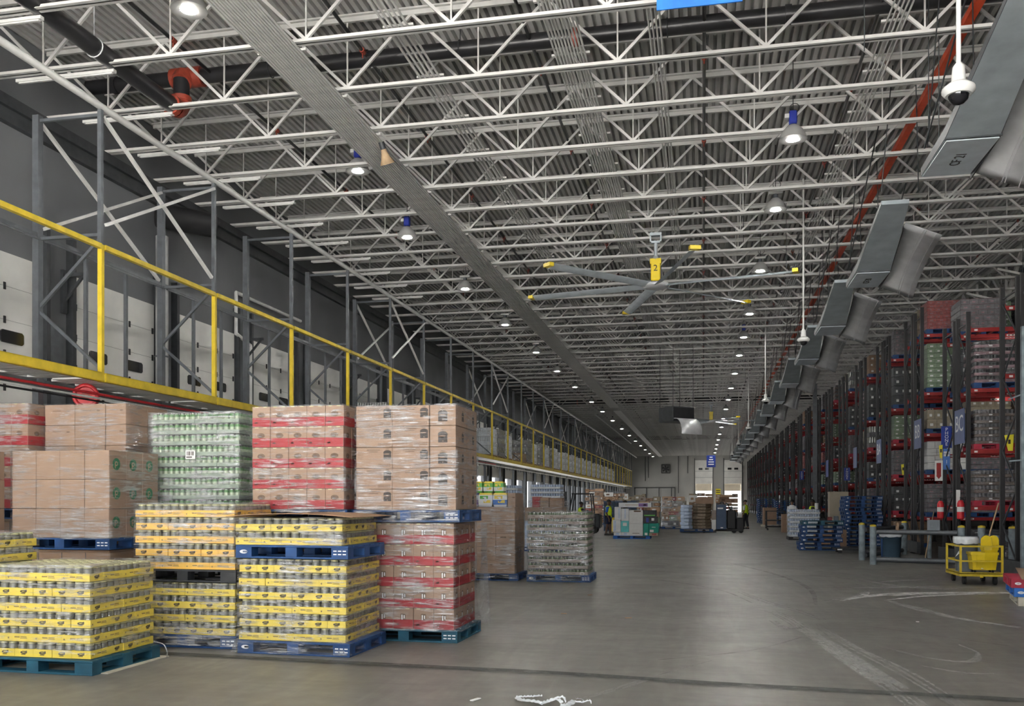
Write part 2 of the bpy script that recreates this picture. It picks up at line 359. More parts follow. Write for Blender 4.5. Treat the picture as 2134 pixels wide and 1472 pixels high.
def deck():
    b = MB(); p = .1524; V = []; F = []; x = -13.0; zt, zb = 10.475, 10.335; prof = []
    while x < 32: prof += [(x, zb), (x + .082, zb), (x + .090, zt), (x + .144, zt)]; x += p
    n = len(prof); ys = [Y0, Y1 + .3]
    for y in ys: V += [(a, y, z) for a, z in prof]
    V += [(prof[0][0], ys[0], 10.55), (prof[-1][0], ys[0], 10.55), (prof[-1][0], ys[1], 10.55), (prof[0][0], ys[1], 10.55)]
    F = [(i, i + 1, n + i + 1, n + i) for i in range(n - 1)] + [(2 * n, 2 * n + 3, 2 * n + 2, 2 * n + 1)]
    return b.add(V, F).mesh('ceiling', 'deck_steel')
struct('ceiling', deck())
# far wall with two tall doorways
D1, D2 = (-1.15, 1.4), (3.4, 5.95)
b = MB(); zt = 10.33
b.b2(-13, D1[0], Y1, Y1 + .3, 0, zt); b.b2(D1[1], D2[0], Y1, Y1 + .3, 0, zt); b.b2(D2[1], 32, Y1, Y1 + .3, 0, zt)
b.b2(D1[0], D1[1], Y1, Y1 + .3, 4.56, zt); b.b2(D2[0], D2[1], Y1, Y1 + .3, 4.56, zt)
b.b2(-12, D1[0] - .25, Y1 - .03, Y1, 3.1, 3.16).b2(D2[1] + .25, 31, Y1 - .03, Y1, 3.1, 3.16); b.b2(-7.6, -7.5, Y1 - .03, Y1, 0, 9); b.b2(-4.45, -4.38, Y1 - .03, Y1, 0, 9); b.b2(2.3, 2.37, Y1 - .03, Y1, 0, 9)
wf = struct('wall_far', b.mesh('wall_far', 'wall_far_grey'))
for i, (a, c) in enumerate((D1, D2)):
    d = struct('door_%d' % (60 + i), MB().b2(a - .12, c + .12, Y1 - .14, Y1 - .06, 4.5, 8.3).b2(a - .12, c + .12, Y1 - .15, Y1 - .14, 5.5, 5.53, 1).b2(a - .12, c + .12, Y1 - .15, Y1 - .14, 6.5, 6.53, 1).mesh('door', ['door_white', 'grey_steel']))
    for u in (.3, .7): ob('window_pane', MB().b2(a + (c - a) * u - .3, a + (c - a) * u + .3, Y1 - .165, Y1 - .142, 6.75, 7.05).mesh('w', 'lens_black'), d)
    for x in (a - .2, c + .12): ob('door_track', MB().b2(x, x + .09, Y1 - .2, Y1 - .05, 0, 8.6).mesh('w', 'dark_steel'), d)
    ob('header_panel', MB().b2(a, c, Y1 + .32, Y1 + .38, 3.35, 4.56).mesh('h', 'trailer_beige'), d)
# dock wall along the side: solid above 3.15, piers and dock doors below
DC = [17.42 + 3.66 * k for k in range(-6, 37)]
DC = [y for y in DC if y < 149]
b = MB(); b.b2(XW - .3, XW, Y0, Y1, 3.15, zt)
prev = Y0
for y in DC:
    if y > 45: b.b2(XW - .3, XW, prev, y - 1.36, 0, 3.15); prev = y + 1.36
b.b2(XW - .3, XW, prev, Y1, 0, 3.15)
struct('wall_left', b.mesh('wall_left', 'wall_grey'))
struct('trim_1', MB().b2(XW, XW + .2, Y0, Y1, 8.80, 9.0).b2(XW, XW + .12, Y0, Y1, 8.55, 8.80).mesh('trim', 'dark_steel'))
struct('added_wall_back', MB().b2(4.0, 32, Y0, Y0 + .3, 0, 10.33).mesh('added_wall_back', 'wall_grey'))  # unseen partial wall, added to keep daylight from the open end off the racks
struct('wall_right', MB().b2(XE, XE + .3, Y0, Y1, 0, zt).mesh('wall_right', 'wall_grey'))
def door_mesh(lo):
    b = MB(); x0 = XW + .02
    z = 6.2
    while z > lo + .1:
        z2 = max(lo, z - .61); b.b2(x0, x0 + .05, -1.37, 1.37, z2 + .006, z, 0); b.b2(x0, x0 + .044, -1.37, 1.37, z2, z2 + .006, 1); z = z2
    for y in (-1.30, -.45, .45, 1.30):
        zz = 6.2 - .61
        while zz > lo + .2: b.box(x0 + .058, y, zz, .02, .05, .13, 1); zz -= .61
    return b.mesh('door', ['door_white', 'black'])
for i, y in enumerate(DC):
    near = y < 45
    d = struct('door_%d' % (i + 1), cached(('door', near), lambda: door_mesh(.02 if near else 3.1)), None, (0, y, 0))
    for u in (-.62, .62):
        ob('window_pane', cached('dpane', lambda: MB().prism_x([(-.28, -.08), (-.24, -.115), (.24, -.115), (.28, -.08), (.28, .08), (.24, .115), (-.24, .115), (-.28, .08)], 0, .035).mesh('p', 'lens_black')), d, (XW + .065, u, 4.68))
    for u in (-1.5, 1.42): ob('door_track', cached('dtrack', lambda: MB().b2(0, .16, 0, .10, 0, 6.9).mesh('t', 'dark_steel')), d, (XW + .01, u, 0))
    ob('bumper_pad', cached('dpad', lambda: MB().b2(0, .1, 0, .36, 0, 5.1).mesh('t', 'grey_steel')), d, (XW + .01, 1.60, 0))
    if i % 2 == 0: ob('track_bracket', cached('dbr', lambda: MB().bar((0, 0, 0), (.55, 0, 0), .05, .07).bar((.5, 0, 0), (.05, 0, -.5), .05, .05).b2(0, .07, -.06, .06, -.75, .1).mesh('t', 'dark_steel')), d, (XW + .05, -1.66, 6.15))
# trailers backed up outside the open dock doors would block nothing here: daylight comes in
struct('added_ground', MB().b2(XW - 14, XW - .3, 40, Y1, -1.3, -1.2, 1).b2(-13, 32, Y1 + .3, Y1 + 30, -.4, -.3, 1).b2(-60, 60, Y0 - 80, Y0, -.4, -.3).mesh('g', ['ext_ground', 'asphalt']))  # outside ground; concrete apron behind the camera is added to bounce sunlight in
# ------------------------------------------------------------------ roof joists
ZB, ZT = 9.0, 10.30
JY = [15.28 + 1.73 * k for k in range(-7, 78)]
def joist_web():
    b = MB(); x = XW + .2; k = 0; dx = 1.2
    while x + 2 * dx < XE + .6:
        b.bar((x, 0, ZT - .06), (x + dx, 0, ZB + .06), .045, .05); b.bar((x + dx, 0, ZB + .06), (x + 2 * dx, 0, ZT - .06), .045, .05)
        b.bar((x + dx, .02, ZB + .05), (x + dx, .02, ZT - .06), .025, .025); x += 2 * dx
    return b.mesh('web', 'white_steel')
jb = lambda: MB().b2(XW + .1, XE, -.075, -.012, ZB, ZB + .012).b2(XW + .1, XE, -.024, -.012, ZB, ZB + .075).b2(XW + .1, XE, .012, .075, ZB, ZB + .012).b2(XW + .1, XE, .012, .024, ZB, ZB + .075).mesh('chord', 'white_steel')
jt = lambda: MB().b2(XW + .1, XE, -.085, .085, ZT, ZT + .03).b2(XW + .1, XE, -.03, .03, ZT - .08, ZT).mesh('chord', 'white_steel')
for i, y in enumerate(JY):
    t = thing('roof_joist', 'white open web roof joist, %s one counted from the camera end' % nth(i + 1), 'roof joist', (0, y, 0), 0, 'white roof joists across the ceiling')
    ob('bottom_chord', cached('jb', jb), t); ob('top_chord', cached('jt', jt), t); ob('web', cached('jw', joist_web), t)
# long girder over the racks with its fan of struts
b = MB(); GX = 10.4
for z in (8.62, 10.1): b.b2(GX - .11, GX + .11, Y0, Y1, z, z + .12)
y = Y0 + 1; k = 0
while y < Y1 - 2:
    b.bar((GX, y, 10.12), (GX, y + 1.73, 8.7), .12, .12); b.bar((GX, y + 1.73, 8.7), (GX, y + 3.46, 10.12), .12, .12); b.bar((GX, y + 1.73, 8.7), (GX, y + 1.73, 10.12), .08, .08)
    b.bar((GX, y + 1.73, 8.68), (GX - 1.3, y + 1.73, 9.05), .07, .07); b.bar((GX, y + 1.73, 8.68), (GX + 1.3, y + 1.73, 9.05), .07, .07); y += 3.46
one('roof_girder', b.mesh('g', 'white_steel'), 'deep white trussed roof girder running above the storage racks', 'girder')
def column(x, y, mat, label):
    b = MB(); b.b2(x - .11, x + .11, y - .11, y - .09, 0, 8.62).b2(x - .11, x + .11, y + .09, y + .11, 0, 8.62).b2(x - .008, x + .008, y - .1, y + .1, 0, 8.62).b2(x - .18, x + .18, y - .18, y + .18, 0, .025)
    return one('steel_column', b.mesh('c', mat), label, 'column')
column(10.4, 40.6, 'grey_steel', 'grey steel roof column standing in the second aisle between racks')
column(10.4, 76.5, 'grey_steel', 'grey steel roof column far along between the storage racks')
column(6.45, 56.2, 'grey_steel', 'slim grey column at the rack ends beyond the tan cabinet')
# ------------------------------------------------------------------ overhead runs (pipes, conduits)
def run(name, label, cat, x, z, r, mat, y0=Y0, y1=Y1 - .2, n=8): return one(name, MB().cyl((x, y0, z), (x, y1, z), r, n).mesh(name, mat), label, cat)
def bank(label, xs, z, r, y0=Y0, y1=Y1 - .3, strap=None, mat='conduit'):
    t = thing('conduit_bank', label, 'conduits', (sum(xs) / len(xs), 0, z))
    me = MB().cyl((0, y0, 0), (0, y1, 0), r, 6).mesh('conduit', mat)
    for x in xs: ob('conduit', me, t, (x - t.location.x, 0, 0))
    if strap:
        sb = MB().b2(min(xs) - .08 - t.location.x, max(xs) + .08 - t.location.x, -.025, .025, r, r + .035).mesh('s', 'white_steel')
        y = JY[0]
        for y in JY[3:60]: ob('strut', sb, t, (0, y + .12, 0))
    return t
bank('wide band of many thin conduits under the white joists', [-7.0 + .052 * k for k in range(14)], 8.93, .021, y1=70.5, strap=1)
bank('narrower band of conduits continuing past the second black pipe', [-7.0 + .06 * k for k in range(10)], 8.93, .022, y0=73)
bank('five silver conduits between the wide band and the fan', [-4.86 + .085 * k for k in range(5)], 9.14, .022, strap=1)
bank('ten silver conduits hung above the big ceiling fan', [-2.45 + .055 * k for k in range(10)], 9.28, .018, strap=1)
bank('four thin conduits beside the fan on its rack side', [-.84 + .06 * k for k in range(4)], 9.25, .016)
bank('five thin conduits slanting past the lamps by the red channel', [2.85 + .07 * k for k in range(5)], 9.3, .016, strap=1)
bank('paired conduits high over the racks beside the girder', [8.6, 8.7, 8.85, 8.95], 9.3, .018)
for x, lab in ((-9.2, 'thin black sprinkler line closest to the dock wall'), (-6.05, 'thin black sprinkler line above the wide conduit band'), (-3.0, 'thin black sprinkler line above the ten silver conduits'), (0.02, 'thin black sprinkler line straight above the main aisle'), (2.87, 'thin black sprinkler line above the lamp row by the racks'), (5.9, 'thin black sprinkler line behind the grey air units'), (9.0, 'thin black sprinkler line next to the roof girder')):
    t = thing('sprinkler_pipe', lab, 'pipe', (x, 0, 9.88))
    ob('pipe', cached('spk', lambda: MB().cyl((0, Y0, 0), (0, Y1 - .3, 0), .032, 8).mesh('p', 'black_pipe')), t)
    for y in range(9, 60, 4): ob('coupling', cached('cpl', lambda: MB().cyl((0, -.06, 0), (0, .06, 0), .05, 8).cyl((0, 0, 0), (0, 0, -.13), .014, 6).mesh('p', 'fitting_red')), t, (0, y + (x * 7) % 3, 0))
def cross_main(y, z, r, label):
    t = thing('sprinkler_main', label, 'pipe', (0, y, z))
    ob('pipe', MB().cyl((-11.9, 0, 0), (XE, 0, 0), r, 14).mesh('p', 'black_pipe'), t)
    for x in (-11.3, -9.75, -6.1, -2.2, 1.4, 6.0): ob('coupling', MB().cyl((x - .05, 0, 0), (x + .05, 0, 0), r + .022, 14).mesh('p', 'fitting_red' if x in (-9.75, -2.2) else 'black_pipe'), t)
    for x in (-8.0, -4.3, -.6, 3.1, 7.5): ob('hanger', MB().torus((x, 0, 0), r + .012, .01, 'x', 16, 6).cyl((x, 0, r), (x, 0, 10.3 - z), .008, 6).mesh('h', 'dark_steel'), t)
cross_main(15.95, 9.88, .14, 'thick black main pipe crossing the ceiling, closest to the camera')
cross_main(72.0, 9.55, .22, 'thick black main pipe crossing the ceiling above the centre of the hall')
cross_main(113.0, 9.45, .22, 'thick black main pipe crossing the ceiling close to the far wall')
t = thing('feed_pipe', 'thick black pipe with red elbow dropping from the ceiling main', 'pipe', (-9.75, 0, 0))
ob('pipe', MB().cyl((0, Y0, 9.13), (0, 15.55, 9.13), .15, 14).mesh('p', 'black_pipe'), t)
ob('elbow', MB().torus((0, 15.55, 9.33), .2, .17, 'x', 8, 12, 0, -pi / 2, 0).cyl((0, 15.5, 9.13), (0, 15.38, 9.13), .19, 14).cyl((0, 15.75, 9.33), (0, 15.75, 9.42), .19, 14).mesh('p', 'fitting_red'), t, label='red elbow fitting')
ob('riser', MB().cyl((0, 15.75, 9.4), (0, 15.75, 9.75), .15, 14).mesh('p', 'black_pipe'), t)
ob('tee', MB().cyl((-.3, 15.95, 9.88), (.34, 15.95, 9.88), .19, 14).cyl((0, 15.75, 9.7), (0, 15.85, 9.86), .19, 14).mesh('p', 'fitting_red'), t, label='red tee fitting')
for y in (4.0, 9.0, 13.2): ob('hanger', MB().torus((0, y, 9.13), .16, .011, 'y', 16, 6).cyl((0, y, 9.29), (0, y, 10.3), .008, 6).mesh('h', 'strap'), t)
run('water_pipe', 'long pale grey pipe along the tops of the platform posts', 'pipe', -10.0, 8.40, .062, 'conduit', y1=141, n=12)
for y in (76, 88, 100, 111): one('pipe_hanger', MB().cyl((-8.6, y, 8.70), (-8.6, y, 10.34), .01, 5).mesh('h', 'dark_steel'), 'thin hanger rod holding the pale pipe under the far ceiling', 'hanger', (0, 0, 0), 0, 'hanger rods of the pale far pipe')
run('drain_pipe', 'pale pipe under the ceiling between lamps and platform, far half', 'pipe', -8.6, 8.75, .05, 'conduit', y0=74, y1=112)
b = MB(); b.b2(4.06, 4.20, Y0, 120, 9.30, 9.32).b2(4.06, 4.075, Y0, 120, 9.32, 9.42).b2(4.185, 4.20, Y0, 120, 9.32, 9.42)
one('steel_channel', b.mesh('r', 'orange_red'), 'long orange red steel channel under the joists beside the air units', 'channel')
for k in range(6):
    y = 12 + k * 13
    for (x, z0) in ((3.5, 7.4), (3.7, 7.1), (1.1, 8.9), (2.35, 8.4)):
        one('hanging_cable', cached(('hc', z0), lambda: MB().cyl((0, 0, z0), (0, 0, 10.3), .008, 5).mesh('hc', 'dark_steel')), 'thin dark wire hanging straight down from the roof joists', 'cable', (x, y + x, 0), 0, 'thin wires hanging from the roof')
for i, y in enumerate(JY[5:17]):
    one('conduit_stub', cached('stub', lambda: MB().b2(-11.6, -9.7, -.04, .04, 0, .05).b2(-11.55, -9.75, -.02, .02, -.02, 0).mesh('s', 'conduit')), 'white strip channel under the %s joist end by the dock wall' % nth(i + 5), 'channel', (0, y + .12, 8.93), 0, 'white strip channels at the joist ends')
# ================================================================== STORAGE PLATFORM OVER THE DOCK DOORS
FX, RX = -10.0, -11.22
FY = [13.70 + 3.66 * k for k in range(-5, 33)]
def frame_brace():
    return [MB().bar((FX, 0, a), (RX, 0, c), .05, .05).bar((RX, 0, c), (FX, 0, d), .05, .05).mesh('brace', 'grey_steel') for a, c, d in ((3.95, 5.0, 6.15),)] + [MB().bar((FX, 0, z), (RX, 0, z), .05, .05).mesh('strut', 'grey_steel') for z in (6.22, 8.25)]
for i, y in enumerate(FY):
    t = thing('platform_trestle', 'grey steel trestle holding the dock platform, %s from the camera end' % nth(i + 1), 'trestle', (0, y, 0), 0, 'trestles of the dock platform')
    ob('upper_post', cached('fp2', lambda: MB().b2(FX - .035, FX + .035, -.035, .035, 6.05, 8.34).mesh('p', 'grey_steel')), t)
    ob('rail_post', cached('fyp', lambda: MB().b2(FX - .03, FX + .05, -.036, .036, 3.72, 6.05).mesh('p', 'yellow_paint')), t, label='yellow lower part of the post')
    ob('post', cached('rp', lambda: MB().b2(RX - .06, RX + .06, -.06, .06, 0, 8.34).mesh('p', 'grey_steel')), t)
    [ob('brace' if k < 1 else 'strut', m_, t) for k, m_ in enumerate(cached('fb', frame_brace))]
def deck_bay():
    b = MB(); y = .08; k = 0
    while y < 3.45:
        b.b2(RX + (.04 if k % 3 else .22), FX + .03, y, y + .185, 3.80, 3.84); y += .205; k += 1
    return b.mesh('deck', 'door_white')
for i, y in enumerate(FY[:-1]):
    t = thing('platform_bay', 'yellow edged bay of the raised dock platform, %s from the camera end' % nth(i + 1), 'platform', (0, y, 0), 0, 'bays of the raised dock platform')
    ob('edge_beam', cached('eb', lambda: MB().b2(FX + .045, FX + .075, .05, 3.61, 3.72, 3.875).b2(FX + .01, FX + .075, .05, 3.61, 3.72, 3.735).b2(FX + .01, FX + .075, .05, 3.61, 3.86, 3.875).mesh('e', 'yellow_paint')), t, label='yellow edge beam')
    ob('top_rail', cached('tr', lambda: MB().b2(FX + .03, FX + .07, .05, 3.61, 5.975, 6.055).b2(FX, FX + .08, .05, 3.61, 5.97, 5.98).mesh('e', 'yellow_paint')), t, label='yellow top rail')
    ob('rear_beam', cached('rb', lambda: MB().b2(RX - .03, RX + .03, .06, 3.60, 3.68, 3.80).mesh('e', 'grey_steel')), t)
    ob('rear_rail', cached('rr', lambda: MB().b2(RX - .02, RX + .05, .06, 3.60, 6.24, 6.31).b2(RX + .08, RX + .11, .06, 3.60, 6.18, 6.21).mesh('e', 'grey_steel')), t)
    ob('deck', cached('db', deck_bay), t)
    for u in (1.25, 2.45): ob('hanger_post', cached('hp', lambda: MB().b2(RX - .03, RX + .03, -.03, .03, 3.84, 6.24).mesh('h', 'grey_steel')), t, (0, u, 0))
    if i % 4 == 1:
        for x, nm in ((FX, 'front'), (RX, 'back')):
            q = thing('cross_brace', 'crossed pale brace rods in the %s post line, %s set from the camera end' % (nm, nth(i // 4 + 1)), 'brace', (x, y, 0), 0, 'crossed brace rods')
            ob('rod', cached('xr1', lambda: MB().bar((0, .06, 8.25), (0, 3.58, 6.35), .055, .055).mesh('x', 'conduit')), q); ob('rod', cached('xr2', lambda: MB().bar((.06, .06, 6.4), (.06, 3.58, 8.2), .05, .05).mesh('x', 'conduit')), q)
run('sprinkler_branch', 'thin red sprinkler pipe running under the yellow edged platform', 'pipe', -10.5, 3.60, .024, 'red_bright', y1=46)
run('platform_conduit', 'thin pale conduit running beneath the yellow edged platform', 'pipe', -10.35, 3.50, .02, 'conduit', y1=132)
run('platform_cable', 'thin black cable running beneath the yellow edged platform', 'cable', -10.42, 3.46, .016, 'black', y1=132)
t = thing('hose_reel', 'round bright red hose reel hanging under the dock platform', 'hose reel', (-10.8, 14.4, 3.575))
t.rotation_euler = (0, 0, .55)
ob('rim', MB().torus((0, .07, 0), .19, .035, 'y', 28, 8).torus((0, -.07, 0), .19, .035, 'y', 28, 8).mesh('r', 'red_bright'), t)
ob('disc', MB().cyl((0, -.06, 0), (0, -.05, 0), .2, 24).cyl((0, .05, 0), (0, .06, 0), .2, 24).mesh('r', 'red_bright'), t)
ob('hub', MB().cyl((0, -.12, 0), (0, .08, 0), .07, 16).mesh('r', 'fitting_red'), t); ob('bracket', MB().b2(-.02, .02, -.02, .02, .1, .23).mesh('r', 'dark_steel'), t)
b = MB(); b.cyl((-12.1, 18.75, 0), (-12.1, 18.75, 7.75), .14, 14); b.torus((-12.1, 18.75, 6.6), .14, .02, 'z', 16, 6, 1).torus((-12.1, 18.75, 5.0), .14, .02, 'z', 16, 6, 1)
one('downpipe', b.mesh('dp', ['pipe_grey', 'grey_steel']), 'stout pale grey roof drain pipe standing between two dock doors', 'pipe')
b = MB(); b.tube([(-12.25, 26.4, 7.3), (-12.25, 22.4, 7.3), (-12.25, 22.4, 6.2), (-12.25, 23.2, 6.0), (-12.25, 23.2, 3.2)], .05, 8)
one('wall_conduit', b.mesh('wc', 'conduit'), 'pale pipe bending down the dark dock wall above the doors', 'pipe')
b = MB(); b.cyl((-12.1, 18.6, 8.2), (-11.3, 19.6, 8.2), .28, 16); one('wall_ventilator', b.mesh('wv', 'black'), 'black round ventilator drum high on the dock wall', 'ventilator')
# ================================================================== LAMPS
def lamp(x, y, z, row, i, hood):
    t = thing('high_bay_lamp', '%s high bay lamp from the camera, %s' % (nth(i), row), 'lamp', (x, y, z), 0, 'high bay lamps')
    ob('shade', cached('lsh', lambda: MB().lathe([(.27, 0), (.262, .02), (.235, .10), (.19, .18), (.12, .25), (.08, .28), (.0, .285)], 22).mesh('s', 'lamp_shell')), t)
    ob('diffuser', cached('ldf', lambda: MB().lathe([(.0, -.012), (.10, -.008), (.165, .012), (.175, .03), (.0, .032)], 22).mesh('d', 'lamp_light')), t)
    if hood: ob('driver_box', cached('ldb', lambda: MB().cbox(-.075, .075, -.075, .075, .30, .56, .02).cyl((0, 0, .26), (0, 0, .31), .05, 10, 1).b2(-.16, -.075, -.05, .05, .42, .5, 2).mesh('b', ['lamp_blue', 'black', 'conduit'])), t, label='blue driver box')
    else: ob('driver_box', cached('ldw', lambda: MB().cyl((0, 0, .28), (0, 0, .38), .06, 10, 1).cbox(-.17, .17, -.06, .06, .38, .45, .01).mesh('b', ['lamp_shell', 'grey_steel'])), t)
    ob('hook', cached(('lhk', z), lambda: MB().cyl((0, 0, .45), (0, 0, 10.34 - z), .009, 6).torus((.03, 0, .62), .09, .007, 'y', 12, 5).mesh('h', 'black')), t)
XL = -7.56
DL = [1.6, 7.9, 13.7 + 1.5, 20.4 + 1.5, 25.3, 31.0, 37.2, 43.7, 49.8, 56.5, 63, 70, 78, 87, 96, 105, 114, 123, 133, 142]
def wy(x, d): return (d + x * .2050) / .9788
for i, d in enumerate(DL):
    yy = {2: wy(XL, 13.7), 3: wy(XL, 20.4), 4: wy(XL, 23.8), 5: wy(XL, 29.6), 6: wy(XL, 35.6), 7: wy(XL, 42.2), 8: wy(XL, 48.3), 9: wy(XL, 55)}.get(i, d)
    lamp(XL, yy, 9.08 if i in (2, 3) else 8.58, 'row on the dock side', i + 1, i in (3, 4))
XRR = 1.72
for i, d in enumerate([-.5, 5.6, 11.7, 17.8, 22.1, 28, 34.4, 39.3, 44.2, 50.5, 57, 63.5, 70, 78, 87, 96, 105, 114, 123, 133, 142]):
    lamp(XRR, wy(XRR, d), 8.76, 'row beside the grey air units', i + 1, i in (3, 7))
for i, d in enumerate([6, 18, 30, 45, 60, 80, 100]):
    if i in (0, 1): lamp(14.5, d, 8.4, 'row over the storage racks', i + 1, False)
t = thing('strip_lamp', 'small lit lamp hanging in the top of the nearest red rack', 'lamp', (8.35, 26.6, 6.12))
ob('shade', MB().lathe([(.2, 0), (.17, .09), (.06, .16), (0, .165)], 14).mesh('s', 'lamp_shell'), t); ob('diffuser', MB().lathe([(0, -.02), (.18, .004)], 14).mesh('d', 'lamp_light'), t); ob('cord', MB().cyl((0, 0, .16), (0, 0, 2.5), .008, 5).mesh('h', 'black'), t)
# ================================================================== CEILING FANS
def big_fan(x, y, z, num, label, a0=-73, rad=3.75):
    t = thing('ceiling_fan', label, 'ceiling fan', (x, y, z))
    ob('mounting_yoke', MB().b2(-.16, .16, -.09, .09, 1.36, 1.44).b2(-.16, -.12, -.05, .05, 1.2, 1.4).b2(.12, .16, -.05, .05, 1.2, 1.4).b2(-.12, .12, -.06, .06, 1.16, 1.22).mesh('m', 'galv'), t)
    ob('downrod', MB().cyl((0, 0, .75), (0, 0, 1.2), .05, 10).lathe([(.13, .70), (.07, .80)], 12).mesh('m', 'galv'), t)
    mt = ob('motor', MB().cbox(-.13, .13, -.11, .11, .12, .72, .02).b2(-.15, .15, -.12, .12, .58, .72).b2(.131, .15, -.1, .1, .14, .5, 1).mesh('m', ['yellow_plastic', 'black']), t, label='yellow motor housing')
    if num: o = ob('number', text_mesh(num, .24, .003, 'black'), mt, (0, -.124, .45)); o.rotation_euler = (pi / 2, 0, 0)
    ob('hub', MB().lathe([(.0, -.06), (.34, -.05), (.36, 0), (.34, .05), (.12, .10)], 18).mesh('h', 'galv_bright'), t)
    def blade():
        b = MB(); n = 10; V = []
        for r_ in (.3, rad - .12):
            for k in range(n):
                q = 2 * pi * k / n; V.append((r_, .12 * cos(q), .022 * sin(q) + .05 * cos(q)))
        return b.add(V, [(k, (k + 1) % n, n + (k + 1) % n, n + k) for k in range(n)] + [tuple(range(n - 1, -1, -1)), tuple(range(n, 2 * n))], 0, False).mesh('b', 'galv')
    bl = blade(); tp = MB().b2(rad - .12, rad + .02, -.13, .13, -.03, .06).mesh('t', 'yellow_plastic')
    for k in range(6):
        o = ob('blade', bl, t, (0, 0, 0), radians(a0 + 60 * k)); ob('tip', tp, o, label='yellow blade tip')
big_fan(-1.27, 25.3, 7.62, '2', 'large six blade ceiling fan with yellow motor numbered two')
big_fan(.6, 70.0, 7.7, None, 'smaller looking six blade ceiling fan beyond the middle of the hall', -60)
# ================================================================== GREY AIR UNITS
def air_unit(t, flip=False):
    # long duct box whose underside slopes down away from the camera, then runs level; curved scoop on its rack side
    y0, y1, y2 = 0., -1.5, -4.45; zb = 0.
    W2 = .72
    WT = .50; prof = [(y0, 0, W2), (y0, .14, W2), (y1, .20, W2), (y2, .68, WT), (y2, .60, WT), (y1, .03, W2)]; m = len(prof)
    V = [(0, y, z) for y, z, w in prof] + [(w, y, z) for y, z, w in prof]
    b = MB().add(V, [(0, 5, 2, 1), (5, 4, 3, 2), (6, 7, 8, 11), (11, 8, 9, 10)] + [(k, (k + 1) % m, m + (k + 1) % m, m + k) for k in range(m)])
    ob('duct', b.b2(-.02, W2 + .02, y1 - .012, y1 + .012, .012, .03, 1).mesh('d', ['galv_dark', 'dark_steel']), t)
    ob('side_shade', MB().prism_x([(y0, .01), (y0, .14), (y1, .20), (y2, .68), (y2, .61), (y1, .04)], -.008, -.001).mesh('d', 'dark_steel'), t)  # dark sheet that stands for the shade on the duct's side
    ob('end_panel', MB().b2(.01, W2 - .01, y1 + .02, y0 - .02, -.012, .004).mesh('p', 'galv_pale'), t)
    b = MB(); n = 12; V = []; yA, zA, yB, zB = -2.90, .66, -.18, -.06; DR = .30
    for k in range(n + 1):
        q = k / n; a = q * pi / 2; yy = yA + (yB - yA) * (sin(a) * .5 + q * .5); z = zA + (zB - zA) * ((1 - cos(a)) * .5 + q * .5)
        for x in (W2 + .03, W2 + .74):
            o = DR if x > 1 else 0; V += [(x, yy, z - o), (x, yy, z + .02 - o)]
    F = []
    for k in range(n):
        o = 4 * k; F += [(o, o + 4, o + 6, o + 2), (o + 1, o + 3, o + 7, o + 5), (o, o + 1, o + 5, o + 4), (o + 2, o + 6, o + 7, o + 3)]
    F += [(0, 2, 3, 1), (4 * n, 4 * n + 1, 4 * n + 3, 4 * n + 2)]
    b.add(V, F, 0, True)
    sc = ob('scoop', b.mesh('s', 'galv_bright'), t)
    rb = MB()
    for u in (.52, .58, .86):
        pts = []
        for k in range(n + 1):
            A = Vector(V[4 * k]); B_ = Vector(V[4 * k + 2]); p = A.lerp(B_, u); p.z -= .006; pts.append(tuple(p))
        rb.tube(pts, .008, 5)
    ob('rib', rb.mesh('r', 'galv_bright'), sc)
    ob('side_plate', MB().prism_x([(-2.7, .55), (-2.7, .68), (-.1, .2), (.05, -.08), (-1.4, .02)], W2 + .004, W2 + .02).mesh('q', 'black'), t)
    ob('bottle_jack', MB().cyl((.05, -2.3, .14), (.30, -2.35, .14), .03, 10).mesh('j', 'brass'), t) if False else None
DB = [14.5 - 7.3, 14.5, 22.07, 28.4, 34.6, 41.5, 48.5, 55.5, 62.5, 69.5, 76.5, 83.5, 90.5, 97.5, 104.5, 111.5, 118.5]
def tree_copy(o, p=None):
    c = o.copy(); C.objects.link(c); c.parent = p
    for ch in list(o.children): tree_copy(ch, c)
    return c
proto = None
for i, d in enumerate(DB):
    lab = 'grey sloped air unit with curved metal scoop, %s of the hanging line from the camera' % nth(i + 1)
    loc = (3.40, wy(3.4, d), 6.86)
    if proto is None: proto = thing('air_unit', lab, 'air unit', loc, 0, 'hanging line of grey air units'); air_unit(proto); t = proto
    else: t = tree_copy(proto); t.location = loc; tag(t, lab, 'air unit', 'hanging line of grey air units')
    if i in (1, 2):
        o = ob('lettering', text_mesh('CF 21' if i == 1 else 'CF-20', .21 if i == 1 else .2, .002, 'black'), t, (.36, -.72, -.016), 0); o.rotation_euler = Matrix(((0, -1, 0), (-1, 0, 0), (0, 0, -1))).to_euler()
    if i < 8:
        b = MB()
        for (x, y) in ((.02, -4.3), (.70, -4.3), (.02, -.3), (.70, -.3)): b.cyl((x, y, .35 if y > -1 else .9), (x * .6 + .15, y - .35, 3.2), .011, 5)
        b.cyl((.0, -.2, .38), (.0, -4.4, 2.4), .013, 5).cyl((.72, -.9, .4), (.45, -4.4, 1.0), .012, 5)
        ob('hanger', b.mesh('h', 'dark_steel'), t)
b = MB(); b.tube([(3.62, 8.3, 10.2), (3.62, 8.6, 8.0), (3.66, 8.9, 6.95), (3.7, 9.2, 6.72)], .012, 6).tube([(3.95, 9.3, 6.75), (4.15, 9.2, 7.1), (4.2, 8.9, 8.2), (4.2, 8.7, 10.2)], .012, 6).cyl((3.68, 9.22, 6.72), (3.97, 9.3, 6.74), .04, 10, 1)
one('power_cable', b.mesh('pc', ['black', 'brass']), 'looped black cable with brass connector dangling under the grey air unit', 'cable')
